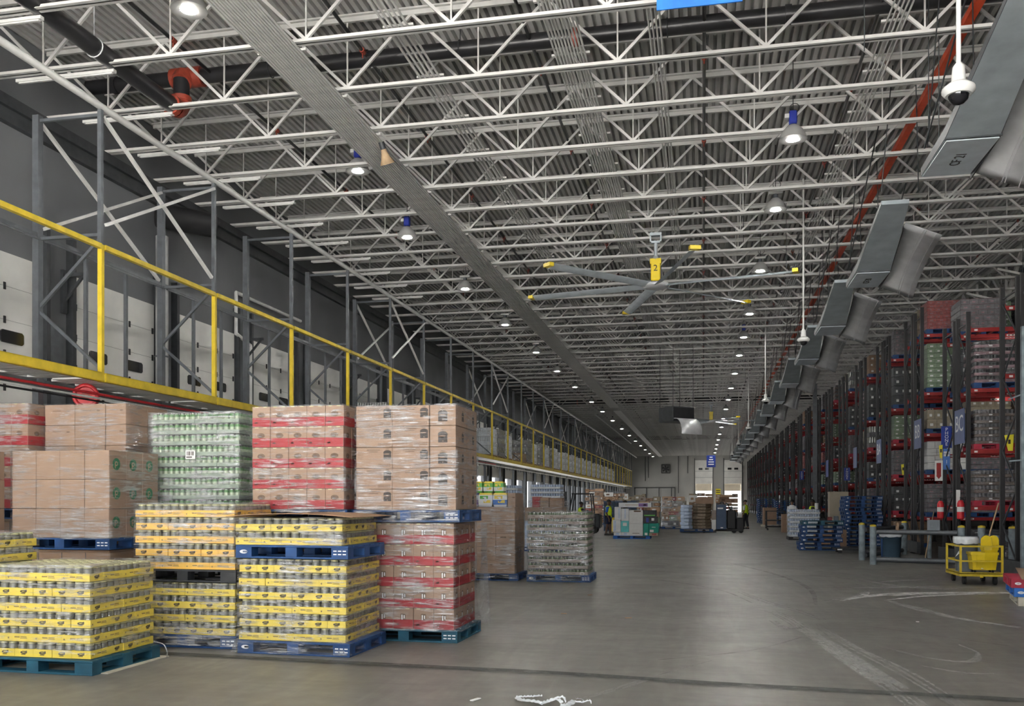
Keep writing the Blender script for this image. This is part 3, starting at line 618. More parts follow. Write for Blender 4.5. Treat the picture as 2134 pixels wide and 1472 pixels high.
t = thing('air_unit', 'lone grey air unit with curved scoop hanging over the centre aisle', 'air unit', (-1.25, 44.6, 5.75), radians(40))
ob('duct', MB().cbox(-.65, .65, -.55, .55, -.25, .45, .02).b2(-.6, .6, -.57, -.552, -.2, .4, 1).mesh('d', ['dark_steel', 'black']), t)
b = MB(); n = 10; V = []
for k in range(n + 1):
    a = -.3 + k / n * 2.1; yy, z = -.62 - .55 * sin(a), -.75 + .62 * cos(a)
    for x in (-.6, .6): V += [(x, yy, z), (x, yy * .97, z + .02)]
F = []
for k in range(n):
    o = 4 * k; F += [(o, o + 4, o + 6, o + 2), (o + 1, o + 3, o + 7, o + 5), (o, o + 1, o + 5, o + 4), (o + 2, o + 6, o + 7, o + 3)]
ob('scoop', b.add(V, F, 0, True).mesh('s', 'galv_bright'), t)
b = MB()
for x in (-.6, .6):
    for y in (-.5, .5): b.cyl((x, y, .4), (x, y, 3.4), .012, 5)
ob('hanger', b.mesh('h', 'dark_steel'), t)
# security cameras on poles
for i, d in enumerate((9.55, 24.3, 39, 53.6, 68.5, 84)):
    x = 2.62; t = thing('security_camera', '%s white dome camera on a white ceiling pole' % nth(i + 1), 'camera', (x, wy(x, d), 6.05), 0, 'dome cameras on white poles')
    ob('pole', cached('cpole', lambda: MB().cyl((0, 0, .2), (0, 0, 4.25), .024, 10).lathe([(.075, .02), (.06, .2), (.03, .24)], 14).mesh('p', 'label_white')), t)
    ob('housing', cached('chous', lambda: MB().lathe([(.13, -.10), (.165, -.06), (.16, -.02), (.10, .03), (0, .04)], 18).mesh('p', 'label_white')), t)
    ob('lens_dome', cached('cdome', lambda: MB().lathe([(0, -.20), (.05, -.185), (.09, -.15), (.105, -.10)], 16).mesh('p', 'lens_black')), t)
t = thing('horn_speaker', 'brown horn loudspeaker hanging at the edge of the conduit band', 'loudspeaker', (-6.30, 17.55, 8.70)); t.rotation_euler = (.35, -.35, .4)
ob('horn', MB().lathe([(.16, -.16), (.15, -.155), (.10, -.05), (.06, .08), (.05, .14), (0, .145)], 16).mesh('h', 'wood'), t); ob('driver', MB().cyl((0, 0, .13), (0, 0, .27), .06, 12).mesh('h', 'dark_steel'), t)
t = thing('hanging_sign', 'blue sign panel hanging high over the aisle, only its lower edge in view', 'sign', (-.05, 12.4, 8.30)); ob('panel', MB().b2(-.56, .56, -.012, .012, 0, .75).mesh('p', 'blue_bright'), t); ob('chain', MB().cyl((-.5, 0, .75), (-.5, 0, 2.0), .008, 5).cyl((.5, 0, .75), (.5, 0, 2.0), .008, 5).mesh('p', 'dark_steel'), t)
t = thing('hanging_sign', 'small blue sign with four white lines before the far doorway', 'sign', (1.0, 118, 6.0)); ob('panel', MB().b2(-.55, .55, -.012, .012, 0, 1.5).mesh('p', 'sign_blue'), t)
b = MB()
for k, w in enumerate((.35, .5, .7, .7)): b.b2(-w / 2, w / 2, -.016, -.012, 1.2 - .3 * k, 1.33 - .3 * k)
ob('lettering', b.mesh('l', 'sign_white'), t); ob('chain', MB().cyl((-.5, 0, 1.5), (-.5, 0, 4.34), .008, 5).cyl((.5, 0, 1.5), (.5, 0, 4.34), .008, 5).mesh('p', 'dark_steel'), t)
# far wall fittings
t = thing('wall_fan', 'square black exhaust fan with spread blades on the far wall', 'exhaust fan', (-5.9, Y1 - .16, 6.95))
b = MB(); 
for x in (-.72, .62): b.b2(x, x + .1, -.12, .12, -.72, .72)
for z in (-.72, .62): b.b2(-.62, .62, -.12, .12, z, z + .1)
ob('housing', b.mesh('h', 'black'), t)
for k in range(6):
    a = k * pi / 3 + .3; o = ob('blade', cached('wfb', lambda: MB().prism_y([(.1, -.06), (.55, -.2), (.6, .12), (.1, .06)], -.03, 0).mesh('b', 'black')), t); o.rotation_euler = (0, a, 0)
ob('hub', MB().cyl((0, -.06, 0), (0, .06, 0), .14, 14).mesh('h', 'dark_steel'), t)
one('warning_sign', MB().b2(2.0, 2.75, Y1 - .05, Y1 - .03, 2.5, 3.7).b2(2.05, 2.7, Y1 - .056, Y1 - .05, 3.05, 3.2, 1).b2(2.05, 2.7, Y1 - .056, Y1 - .05, 3.35, 3.5, 1).mesh('w', ['sign_yellow', 'ink']), 'yellow warning sign on the far wall between the two doorways', 'sign')
b = MB(); b.cyl((-11, Y1 - .2, 3.9), (-4.4, Y1 - .2, 3.9), .06, 8)
for x in (-10.9, -9, -7, -5, -4.45): b.cyl((x, Y1 - .2, 0), (x, Y1 - .2, 3.9), .06, 8)
one('pipe_rail', b.mesh('pr', 'dark_steel'), 'dark pipe rail standing along the foot of the far wall', 'rail')
for i, (x, z0, z1) in enumerate(((-9.2, 5, 9), (-8.7, 5.5, 9), (-3.9, 3, 9), (-2.4, 6.2, 9))):
    one('wall_pipe', MB().cyl((x, Y1 - .12, z0), (x, Y1 - .12, z1), .05, 8).mesh('wp', 'dark_steel'), '%s slim dark pipe on the far wall from its dock end' % nth(i + 1), 'pipe', (0, 0, 0), 0, 'slim pipes on the far wall')
# ================================================================== PALLETS AND GOODS
PH = .145
def pallet_mesh(Wd, D, mat, mark=False):
    b = MB(); h = PH
    n = 7; g = D / n
    for k in range(n): b.cbox(0, Wd, k * g + .006, (k + 1) * g - .012, h - .022, h, .003)
    for x0, x1 in ((0, .2), (Wd / 2 - .07, Wd / 2 + .07), (Wd - .2, Wd)):
        b.b2(x0 + .001, x1 - .001, .001, D - .001, h - .04, h - .0221)
        for y0, y1 in ((0, .15), (D / 2 - .08, D / 2 + .08), (D - .15, D)): b.b2(x0 + .002, x1 - .002, y0 + .002, y1 - .002, .02, h - .04)
    for y0, y1 in ((0, .14), (D / 2 - .07, D / 2 + .07), (D - .14, D)): b.cbox(0, Wd, y0, y1, 0, .02, .003)
    for x0, x1 in ((0, .13), (Wd - .13, Wd)): b.b2(x0 + .001, x1 - .001, .14, D - .14, .001, .019)
    if mark:
        for k in range(2):
            for j in range(3): b.pr('f', (Wd - .1, .002, .072), -.055 + .055 * j, .018 - .036 * k, .04, .013, 1)
        b.pr('f', (.1, .002, .072), 0, 0, .1, .045, 1, 10)
        b.pr('f', (.1, .002, .072), .02, 0, .06, .02, 0)
    return b.mesh('pallet', [mat, 'sign_white'])
def pallet(x0, y0, z0, Wd, D, mat, label, rz=0., group=None, mark=True):
    return one('pallet', cached(('plt', round(Wd, 3), round(D, 3), mat, mark), lambda: pallet_mesh(Wd, D, mat, mark)), label, 'pallet', (x0, y0, z0), rz, group)
def film(name, label, x0, x1, y0, y1, z0, z1, mat='film', flare=0., seed=1, wob=.006, top=True, sub=(22, 16, 26), drop=0.):
    r = random.Random(seed); b = MB(); nx, ny, nz = sub; ring = []
    for k in range(nx): ring.append((k / nx, 0, 0, -1))
    for k in range(ny): ring.append((1, k / ny, 1, 0))
    for k in range(nx): ring.append((1 - k / nx, 1, 0, 1))
    for k in range(ny): ring.append((0, 1 - k / ny, -1, 0))
    V = []; n = len(ring)
    for j in range(nz + 1):
        v = j / nz; z = z0 - drop + (z1 - z0 + drop) * v; fl_ = flare * max(0, 1 - (z - z0 + drop) / .28) ** 1.7
        lane = wob * sin(j * 2.1 + seed)
        for (u, w, a, c) in ring:
            k = wob * (r.random() - .2) + lane * .3 + fl_
            V.append((x0 + (x1 - x0) * u + (a * k) + (((u - .5) * 2) * fl_ * .6 if c else 0), y0 + (y1 - y0) * w + c * k + (((w - .5) * 2) * fl_ * .6 if a else 0), z + (wob * .8 * (r.random() - .5) if 0 < j < nz else 0)))
    F = [(j * n + k, j * n + (k + 1) % n, j * n + n + (k + 1) % n, j * n + n + k) for j in range(nz) for k in range(n)]
    b.add(V, F, 0, True)
    if top:   # the film folds a hand's width over the top edge
        e = .16; V2 = [V[nz * n + k] for k in range(n)]; V3 = [(x0 + e + (x1 - x0 - 2 * e) * u, y0 + e + (y1 - y0 - 2 * e) * w, z1 + .006 + .012 * r.random()) for (u, w, a, c) in ring]
        b.add(V2 + V3, [(k, (k + 1) % n, n + (k + 1) % n, n + k) for k in range(n)], 0, True)
    return one(name, b.mesh(name, mat), label, 'stretch wrap')
# ---- yellow trays of jars
CW, CD, CH, JH = .318, .212, .078, .140
def tray_mesh(col):
    b = MB(); t = .005
    b.b2(0, CW, 0, t, 0, CH).b2(0, CW, CD - t, CD, 0, CH).b2(0, t, t, CD - t, 0, CH).b2(CW - t, CW, t, CD - t, 0, CH).b2(t, CW - t, t, CD - t, 0, .006)
    for f, o in (('l', (0, CD / 2, CH / 2)), ('r', (CW, CD / 2, CH / 2))):
        b.pr(f, o, 0, .004, .078, .030, 1, 14); b.pr(f, o, .003, .006, .052, .010, 0, 10); b.pr(f, o, -.004, -.017, .05, .006, 1); b.pr(f, o, .03, .016, .02, .012, 1, 8)
    o = (CW / 2, 0, CH / 2); b.pr('f', o, -.128, -.006, .016, .016, 2); b.pr('f', o, -.03, .004, .06, .012, 2); b.pr('f', o, .045, .006, .07, .008, 2); b.pr('f', o, .045, -.008, .08, .006, 2)
    return b.mesh('tray', [col, 'ink', 'ink_soft'])
def jar_mesh(glass, lid, r=.0485, h=JH):
    return MB().lathe([(r * .9, 0), (r, .008), (r, h * .70), (r * .90, h * .82), (r * .82, h * .86)], 14).lathe([(r * .86, h * .86), (r * .88, h * .87), (r * .88, h * .985), (r * .80, h)], 14, 1).mesh('jar', [glass, lid])
def jar_case(x, y, z, rot, col, label, group, full=True):
    # rot 0: long side faces the camera; rot 1: printed short end faces the camera
    t = thing('jar_case', label, 'case of jars', (x, y, z), 0 if not rot else pi / 2, group)
    if rot: t.location = (x + CD, y, z)
    ob('tray', cached(('tray', col), lambda: tray_mesh(col)), t)
    me = cached('jar', lambda: jar_mesh('jar_glass', 'jar_lid'))
    for i in range(3):
        for j in range(2): ob('jar', me, t, (.056 + i * .103, .056 + j * .100, .006))
def jar_stack(nm, x1, y0, z0, nl, first, col, group, keep=None, topfull=True, lay0=1, cols=(0, 99)):
    # x1: outer (aisle side) edge; layers alternate between end-on rows and side-on rows
    Wl = 6 * CD; x0 = x1 - Wl; n = 0
    for L_ in range(nl):
        z = z0 + L_ * (JH + .012); top = L_ == nl - 1 and topfull; r = random.Random(L_ * 7 + len(nm)); jx = lambda: r.uniform(-.006, .006)
        A = (L_ + first) % 2 == 0; lay = nth(L_ + lay0)
        cells = []
        if A:
            for k in range(6): cells.append((x0 + k * CD, y0, 1, 'front', k))
            for j in range(2):
                for k in range(4):
                    if k == 3 or k == 0 or top: cells.append((x0 + k * CW, y0 + CW + j * CD, 0, 'middle', k + 10 * j))
            for k in range(6):
                if k in (0, 5) or top: cells.append((x0 + k * CD, y0 + CW + 2 * CD, 1, 'back', k))
        else:
            for k in range(4): cells.append((x0 + k * CW, y0, 0, 'front', k))
            for j in range(2):
                for k in range(6):
                    if k in (0, 5) or top: cells.append((x0 + k * CD, y0 + CD + j * CW, 1, 'middle', k + 10 * j))
            for k in range(4):
                if k in (0, 3) or top: cells.append((x0 + k * CW, y0 + CD + 2 * CW, 0, 'back', k))
        for (x, y, rot, row, k) in cells:
            if keep and not keep(x, y, L_): continue
            pos = nth(k % 10 + 1); rw = row if row != 'middle' else ('second' if k < 10 else 'third')
            jar_case(x + jx(), y + (jx() if row != 'front' else abs(jx())), z, rot, col, '%s case from outer end, %s row, %s layer up, %s' % (pos, rw, lay, nm), group, top or row == 'front')
def hidden_load(x0, y0, Wd, D, h, kind, label, mat='blue_paint'):
    return load(x0, y0, 0, Wd, D, h, kind, label, mat)
# ---- far and racked loads: pallet, goods, wrap in one thing
KIND = {  # tray colour, goods colour, layers per metre, round goods
    'brown_tray': ('brown_load', 'grey_load', 5.2, 1), 'green': ('green_load', 'green_load', 6.5, 0), 'pink': ('pink_load', 'dark_load', 5.5, 1), 'red': ('red_load', 'pink_load', 9, 0),
    'grey_jar': ('grey_load', 'lid_silver', 2.4, 1), 'white_jar': ('white_wrap', 'white_wrap', 2.4, 1), 'dark': ('dark_load', 'dark_load', 3.0, 0), 'tan': ('tan_load', 'tan_load', 4, 0), 'purple': ('grey_load', 'pink_load', 7, 0),
    'carton': ('kraft_dark', 'kraft_dark', 3.4, 0), 'water': ('white_wrap', 'sack_blue', 5.2, 1), 'white_box': ('label_white', 'label_white', 5, 0)}
def goods_mesh(kind, Wd, D, h):
    tr, gd, lm, rnd = KIND[kind]; b = MB(); n = max(1, round(h * lm)); lh = h / n; r = random.Random(hash(kind) % 7 if False else len(kind))
    for k in range(n):
        z = k * lh; j = r.uniform(-.01, .01)
        th = lh * (.45 if rnd else .93)
        b.cbox(j, Wd + j, .0, D, z, z + th, .012, 0)
        if not rnd:
            b.b2(.02, Wd - .02, .02, D - .02, z + th, z + lh, 1)
            m = 4 + (k % 2)
            for q in range(1, m): b.b2(Wd * q / m - .004, Wd * q / m + .004, -.0025, .002, z + .01, z + th - .01, 2)
            for q in range(m): b.b2(Wd * (q + .3) / m, Wd * (q + .62) / m, -.002, .002, z + th * .3, z + th * .6, 1 if tr != gd else 3)
        else:
            b.b2(.05, Wd - .05, .05, D - .05, z + th, z + lh, 2)
            m = 12; rad = Wd / m / 2 * .92
            for q in range(m): b.cyl((Wd * (q + .5) / m, rad + .01, z + th - .01), (Wd * (q + .5) / m, rad + .01, z + lh - .008), rad, 7, 1)
            m2 = 9; rad = D / m2 / 2 * .92
            for q in range(1, m2):
                for x in (rad + .01, Wd - rad - .01): b.cyl((x, D * (q + .5) / m2, z + th - .01), (x, D * (q + .5) / m2, z + lh - .008), rad, 6, 1)
            b.b2(Wd * .3, Wd * .37, -.003, .002, z + th * .3, z + th * .75, 3); b.b2(Wd * .84, Wd * .92, -.003, .002, z + th * .3, z + th * .75, 3)
    return b.mesh('goods', [tr, gd, 'dark_load', 'label_white'])
def sleeve_mesh(Wd, D, h, mat):
    b = MB(); r = random.Random(3); n = 8; ring = [(k / n, 0) for k in range(n)] + [(1, k / n) for k in range(n)] + [(1 - k / n, 1) for k in range(n)] + [(0, 1 - k / n) for k in range(n)]; V = []; m = len(ring)
    for j in range(13):
        for (u, w) in ring:
            q = .012 + .012 * r.random(); V.append((-q + (Wd + 2 * q) * u, -q + (D + 2 * q) * w, h * j / 12))
    return b.add(V, [(j * m + k, j * m + (k + 1) % m, j * m + m + (k + 1) % m, j * m + m + k) for j in range(12) for k in range(m)], 0, True).mesh('wrap', mat)
def load(x, y, z, Wd, D, h, kind, label, pmat='blue_paint', rz=0., group=None, wrap='film_clear', cat='pallet load'):
    h = round(h, 2); t = thing('pallet_load', label, cat, (x, y, z), rz, group)
    ob('pallet', cached(('plt', round(Wd, 3), round(D, 3), pmat, False), lambda: pallet_mesh(Wd, D, pmat, False)), t)
    ob('goods', cached(('gd', kind, Wd, D, h), lambda: goods_mesh(kind, Wd - .06, D - .06, h)), t, (.03, .03, PH))
    if wrap: ob('wrap', cached(('wr', Wd, D, h, wrap), lambda: sleeve_mesh(Wd - .06, D - .06, h, wrap)), t, (.03, .03, PH))
    return t
# ================================================================== FRONT PALLETS
LH = JH + .012
# A: nearest, six layers of yellow trays
pallet(-7.16, 7.85, 0, 1.36, 1.10, 'blue_teal', 'teal blue pallet under the yellow jar stack closest to the camera', -.02, None, False)
jar_stack('yellow stack closest to camera', -5.885, 7.90, PH + .004, 6, 0, 'case_yellow', 'yellow jar cases on the closest stack')
film('stretch_wrap', 'clear wrap with flared foot around the yellow stack closest to camera', -7.165, -5.875, 7.885, 8.985, PH + .06, PH + 6 * LH + .012, 'film', .10, 3, top=True)
one('slip_sheet', MB().b2(-7.1, -5.72, 7.95, 9.0, .001, .009).mesh('s', 'pallet_white'), 'pale slip sheet lying on the floor under the teal pallet', 'sheet', rz=0)
b = MB(); b.tube([tuple(p) for p in spline([Vector((-5.86, 8.92, .17)), Vector((-5.76, 8.95, .14)), Vector((-5.70, 8.93, .06)), Vector((-5.66, 8.86, .012))], 5)], .007, 6)
one('wrap_tail', b.mesh('wt', 'film_tail'), 'twisted tail of plastic wrap hanging at the teal pallet corner', 'stretch wrap')
# A2: taller yellow stack standing beside it, half outside the frame
pallet(-8.58, 7.70, 0, 1.36, 1.10, 'blue_paint', 'blue pallet under the tall yellow stack cut off by the frame edge', 0, None, False)
jar_stack('tall stack cut by frame edge', -7.215, 7.73, PH + .004, 8, 1, 'case_yellow', 'yellow jar cases on the tall stack at the frame edge', keep=lambda x, y, L_: x > -7.58)
film('stretch_wrap', 'clear wrap around the tall yellow stack cut off by the frame edge', -7.6, -7.205, 7.72, 8.82, PH + .2, PH + 8 * LH + .012, 'film', 0, 5)
# B: yellow and amber stack, four layers below and five above
pallet(-6.60, 9.58, 0, 1.36, 1.06, 'blue_paint', 'blue floor pallet between the two front yellow stacks', 0)
jar_stack('lower load of middle yellow stack', -5.27, 9.61, PH + .004, 4, 0, 'case_yellow', 'yellow jar cases low in the middle stack', topfull=False)
zb = PH + .004 + 4 * LH + .004
pallet(-6.60, 9.58, zb, 1.36, 1.06, 'dark_load', 'dark pallet halfway up the middle yellow stack', 0, None, False)
jar_stack('upper load of middle yellow stack', -5.27, 9.60, zb + PH + .004, 5, 1, 'case_amber', 'amber jar cases high in the middle stack')
film('stretch_wrap', 'clear wrap around the upper amber load of the middle stack', -6.555, -5.258, 9.585, 10.68, zb + PH + .03, zb + PH + 5 * LH + .012, 'film', .01, 8)
film('stretch_wrap', 'dull wrap around the lower yellow load of the middle stack', -6.555, -5.258, 9.595, 10.68, .03, zb - .01, 'film', .04, 9, top=False)
# C: two pallets of yellow jars with a cardboard sheet on top
RC = -.035
pallet(-5.11, 9.37, 0, 1.36, 1.06, 'blue_paint', 'scuffed blue pallet on the floor under the wrapped six layer yellow stack', RC)
jar_stack('lower load under cardboard topped stack', -3.83, 9.40, PH + .004, 6, 1, 'case_yellow', 'yellow jar cases under the blue pallet')
zc2 = PH + .004 + 6 * LH + .004
pallet(-5.13, 9.37, zc2, 1.36, 1.06, 'blue_bright' if False else 'blue_paint', 'bright blue pallet sandwiched between two yellow jar loads', RC)
jar_stack('upper load under cardboard sheet', -3.87, 9.40, zc2 + PH + .004, 2, 1, 'case_yellow', 'yellow jar cases on the sandwiched blue pallet')
film('stretch_wrap', 'shiny torn wrap around the lower yellow load with cardboard topped stack', -5.115, -3.815, 9.375, 10.475, .02, zc2 - .012, 'film', .07, 12, .008, top=False)
film('stretch_wrap', 'shiny wrap around the two yellow layers under the cardboard', -5.155, -3.86, 9.375, 10.475, zc2 + PH, zc2 + PH + 2 * LH + .008, 'film', .0, 13, .008, top=False)
b = MB(); V = []; nx, ny = 12, 4
for j in range(ny + 1):
    for i in range(nx + 1):
        u, w = i / nx, j / ny; V.append((-5.20 + 1.50 * u, 9.28 + 1.24 * w, .024 * (1 - (2 * u - 1) ** 2) * 1.2 - .03 * max(0, u - .7) - .02 * max(0, .2 - u)))
n = len(V); V += [(x, y, z + .007) for x, y, z in V]; F = []
for j in range(ny):
    for i in range(nx):
        a = j * (nx + 1) + i; F += [(a, a + nx + 1, a + nx + 2, a + 1), (n + a, n + a + 1, n + a + nx + 2, n + a + nx + 1)]
ed = [i for i in range(nx + 1)] + [j * (nx + 1) + nx for j in range(1, ny + 1)] + [ny * (nx + 1) + i for i in range(nx - 1, -1, -1)] + [j * (nx + 1) for j in range(ny - 1, 0, -1)]
F += [(ed[k], ed[(k + 1) % len(ed)], n + ed[(k + 1) % len(ed)], n + ed[k]) for k in range(len(ed))]
one('cardboard_sheet', b.add(V, F).mesh('cs', 'kraft_dark'), 'brown cardboard sheet laid over the jars of the yellow stack', 'cardboard', (0, 0, zc2 + PH + .004 + 2 * LH + .012))
# ---- cartons
def carton_mesh(w, d, h, kind):
    b = MB(); mats = ['kraft', 'ink_brown', 'case_red', 'jar_lid', 'print_green', 'label_white', 'kraft_light', 'ink', 'grey_load']
    if kind in ('red', 'redlow'):
        b.cbox(0, w, 0, d, 0, h, .004, 0)
        for f, o, L_ in (('f', (w / 2, 0, h / 2), w), ('r', (w, d / 2, h / 2), d)):
            b.pr(f, o, 0, -h * .27, L_ - .004, h * .44, 2)
            b.pr(f, o, -L_ * .3, -h * .30, .05, .016, 1, 10); b.pr(f, o, -L_ * .27, -h * .27, .03, .012, 1, 8)
            if kind == 'red':
                b.pr(f, (o[0] - (0 if f == 'r' else 0), o[1], o[2]), 0, h * .08, .105, .066, 1, 14); b.pr(f, tuple(a + (e * .001) for a, e in zip(o, ((0, -1, 0) if f == 'f' else (1, 0, 0)))), -.008, h * .05, .05, .016, 8, 8)  # cut-out painted as a dark arch, its highlight as a grey ellipse
            else:
                b.pr(f, o, 0, h * .08, .062, h * .30, 1); q = tuple(a + (e * .001) for a, e in zip(o, ((0, -1, 0) if f == 'f' else (1, 0, 0))))
                b.pr(f, q, -.014, h * .06, .016, h * .24, 5); b.pr(f, q, .014, h * .08, .014, h * .16, 5)
        for u in (.25, .72): b.pr('f', (w * u, 0, h - .006), 0, 0, .05, .010, 3)
    elif kind == 'leaf':     # plain brown carton with round green emblem on its side
        b.cbox(0, w, 0, d, 0, h, .005, 0); b.pr('f', (w / 2, 0, h / 2), 0, h * .5 - .012, w - .01, .004, 6)
        o = (w, d / 2, h / 2); b.pr('r', o, -.03, .01, .155, .155, 4, 22)
        q = (w + .001, d / 2, h / 2); b.pr('r', q, -.034, .016, .062, .062, 6, 16); b.pr('r', (w + .002, d / 2, h / 2), -.031, .016, .034, .034, 4, 14); b.pr('r', (w + .002, d / 2, h / 2), -.056, -.014, .016, .062, 6)
    elif kind in ('crest', 'crest_end'):
        b.cbox(0, w, 0, d, 0, h, .005, 0)
        def crest(f, o, u, v, k=1.):
            b.pr(f, o, u, v - .022 * k, .072 * k, .045 * k, 7); b.pr(f, o, u, v + .016 * k, .078 * k, .05 * k, 7, 12)
            q = tuple(a + (e * .001) for a, e in zip(o, ((0, -1, 0) if f == 'f' else (1, 0, 0)))); b.pr(f, q, u - .008, v + .004 * k, .055 * k, .010 * k, 0, 10); b.pr(f, q, u, v - .034 * k, .014, .008, 0); b.pr(f, o, u, v + .05 * k, .04 * k, .012, 1, 8)
        if kind == 'crest':
            o = (w / 2, 0, h / 2); crest('f', o, w * .37, h * .16, 1.35); b.pr('f', o, w * .28, -h * .36, w * .34, .034, 1); b.pr('f', (w / 2, -.001, h / 2), w * .28, -h * .36, w * .31, .022, 0)
            for k in range(7): b.pr('f', (w / 2, -.002, h / 2), w * .16 + .018 * k, -h * .36, .011, .014, 1)
            for k in range(5): b.pr('f', o, -w * .38, h * .28 - .020 * k, w * (.17 - .02 * (k % 3)), .0045, 1)
            for k in range(2): b.pr('f', o, -w * .02, h * .38 - .022 * k, w * (.36 - .1 * k), .009, 1)
        else: crest('f', (w / 2, 0, h / 2), 0, -.005, 1.6)
        o = (w, d / 2, h / 2); crest('r', o, d * .12, 0, 1.3)
        for k in range(4): b.pr('r', o, -d * .38, h * .3 - .02 * k, d * .16, .0045, 1)
    else:
        b.cbox(0, w, 0, d, 0, h, .005, 0 if kind != 'pale' else 6)
        b.pr('f', (w / 2, 0, h / 2), w * .28, h * .18, .06, .022, 1, 10); b.pr('f', (w / 2, 0, h / 2), -w * .1, h * .2, .13, .009, 1)
        if kind == 'print':
            b.pr('f', (w / 2, 0, h / 2), -w * .12, h * .24, w * .3, .022, 1); b.pr('f', (w / 2, 0, h / 2), 0, -h * .22, w * .8, .004, 1); b.pr('f', (w / 2, 0, h / 2), 0, -h * .34, w * .6, .004, 1)
    return b.mesh('carton', mats)
def carton(x, y, z, w, d, h, kind, label, group):
    return one('carton', cached(('ct', round(w, 3), round(d, 3), round(h, 3), kind), lambda: carton_mesh(w - .003, d - .003, h - .004, kind)), label, 'carton', (x, y, z), 0, group)
def carton_stack(nm, x0, x1, y0, y1, z0, nl, lh, nx, ny, kind, group, minx=-99, cname='carton', lay0=1):
    w = (x1 - x0) / nx; d = (y1 - y0) / ny; r = random.Random(len(nm))
    for L_ in range(nl):
        for j in range(ny):
            for i in range(nx):
                if j and i not in (0, nx - 1) and L_ < nl - 1: continue
                x = x0 + i * w
                if x + w < minx: continue
                carton(x + r.uniform(-.004, .004), y0 + j * d + r.uniform(0, .004), z0 + L_ * lh, w, d, lh, kind, '%s %s from outer end, %s row, %s layer, %s' % (nth(i + 1), cname, nth(j + 1) if j else 'front', nth(L_ + lay0), nm), group)
def crest_stack(nm, x0, x1, y0, y1, z0, nl, lh, kind, ekind, group, split=.735):
    xs = x0 + (x1 - x0) * split; w = (xs - x0) / 2; D = y1 - y0
    for L_ in range(nl):
        z = z0 + L_ * lh; lay = nth(L_ + 1)
        for j in range(3):
            for i in range(2):
                if j and i == 1 and L_ < nl - 1: continue
                carton(x0 + i * w, y0 + j * D / 3, z, w, D / 3, lh, kind, '%s long carton, %s row, %s layer, %s' % (nth(i + 1), nth(j + 1), lay, nm), group)
        for j in range(2): carton(xs + .01, y0 + j * D / 2, z, x1 - xs - .01, D / 2, lh, ekind, '%s end-on carton, %s layer up, %s' % (('front', 'back')[j], lay, nm), group)
# E: brown cartons with a green emblem
hidden_load(-8.76, 10.22, 1.44, 1.06, .93, 'carton', 'brown carton load on the floor under the green emblem cartons')
pallet(-8.76, 10.2, 1.085, 1.44, 1.08, 'blue_paint', 'blue pallet under the brown cartons with round green emblems')
carton_stack('green emblem stack', -8.74, -7.33, 10.21, 11.27, 1.235, 3, .372, 4, 3, 'leaf', 'brown cartons with green emblem', cname='carton')
film('stretch_wrap', 'wrinkled shiny wrap around the brown cartons with green emblems', -8.755, -7.315, 10.195, 11.285, 1.22, 2.355, 'film', .015, 21, .010)
# K: same goods at the frame edge
hidden_load(-10.2, 9.30, 1.28, 1.0, .93, 'carton', 'brown load under the emblem cartons cut off by the frame edge')
pallet(-10.2, 9.28, 1.085, 1.30, 1.04, 'blue_paint', 'blue pallet high up at the frame edge beside the cartons')
carton_stack('emblem stack at frame edge', -9.6, -8.93, 9.3, 10.3, 1.235, 3, .372, 2, 3, 'leaf', 'emblem cartons at the frame edge')
# I: plain pink brown cartons behind E
hidden_load(-9.25, 11.42, 1.34, 1.06, 1.30, 'carton', 'brown load on the floor behind the green emblem cartons')
pallet(-9.25, 11.4, 1.45, 1.34, 1.08, 'blue_paint', 'blue pallet under the long plain cartons at the back')
crest_stack('plain stack at the back', -9.23, -7.93, 11.42, 12.44, 1.6, 5, .296, 'plain', 'plain', 'long plain cartons at the back', .745)
film('stretch_wrap', 'tight glossy wrap around the long plain cartons at the back', -9.245, -7.915, 11.405, 12.455, 1.6, 3.09, 'film', .0, 22, .004)
# J: red banded cartons at the frame edge
hidden_load(-10.66, 11.15, 1.34, 1.06, 1.30, 'carton', 'hidden load under the red banded cartons at the frame edge')
pallet(-10.66, 11.13, 1.45, 1.36, 1.08, 'blue_paint', 'blue pallet under the red banded cartons at the frame edge')
carton_stack('red banded stack at frame edge', -10.1, -9.29, 11.15, 12.2, 1.6, 5, .297, 3, 3, 'red', 'red banded cartons at the frame edge', cname='red carton')
film('stretch_wrap', 'wrap around the red banded cartons at the frame edge', -10.12, -9.275, 11.13, 12.2, 1.6, 3.09, 'film', 0, 23, .006)
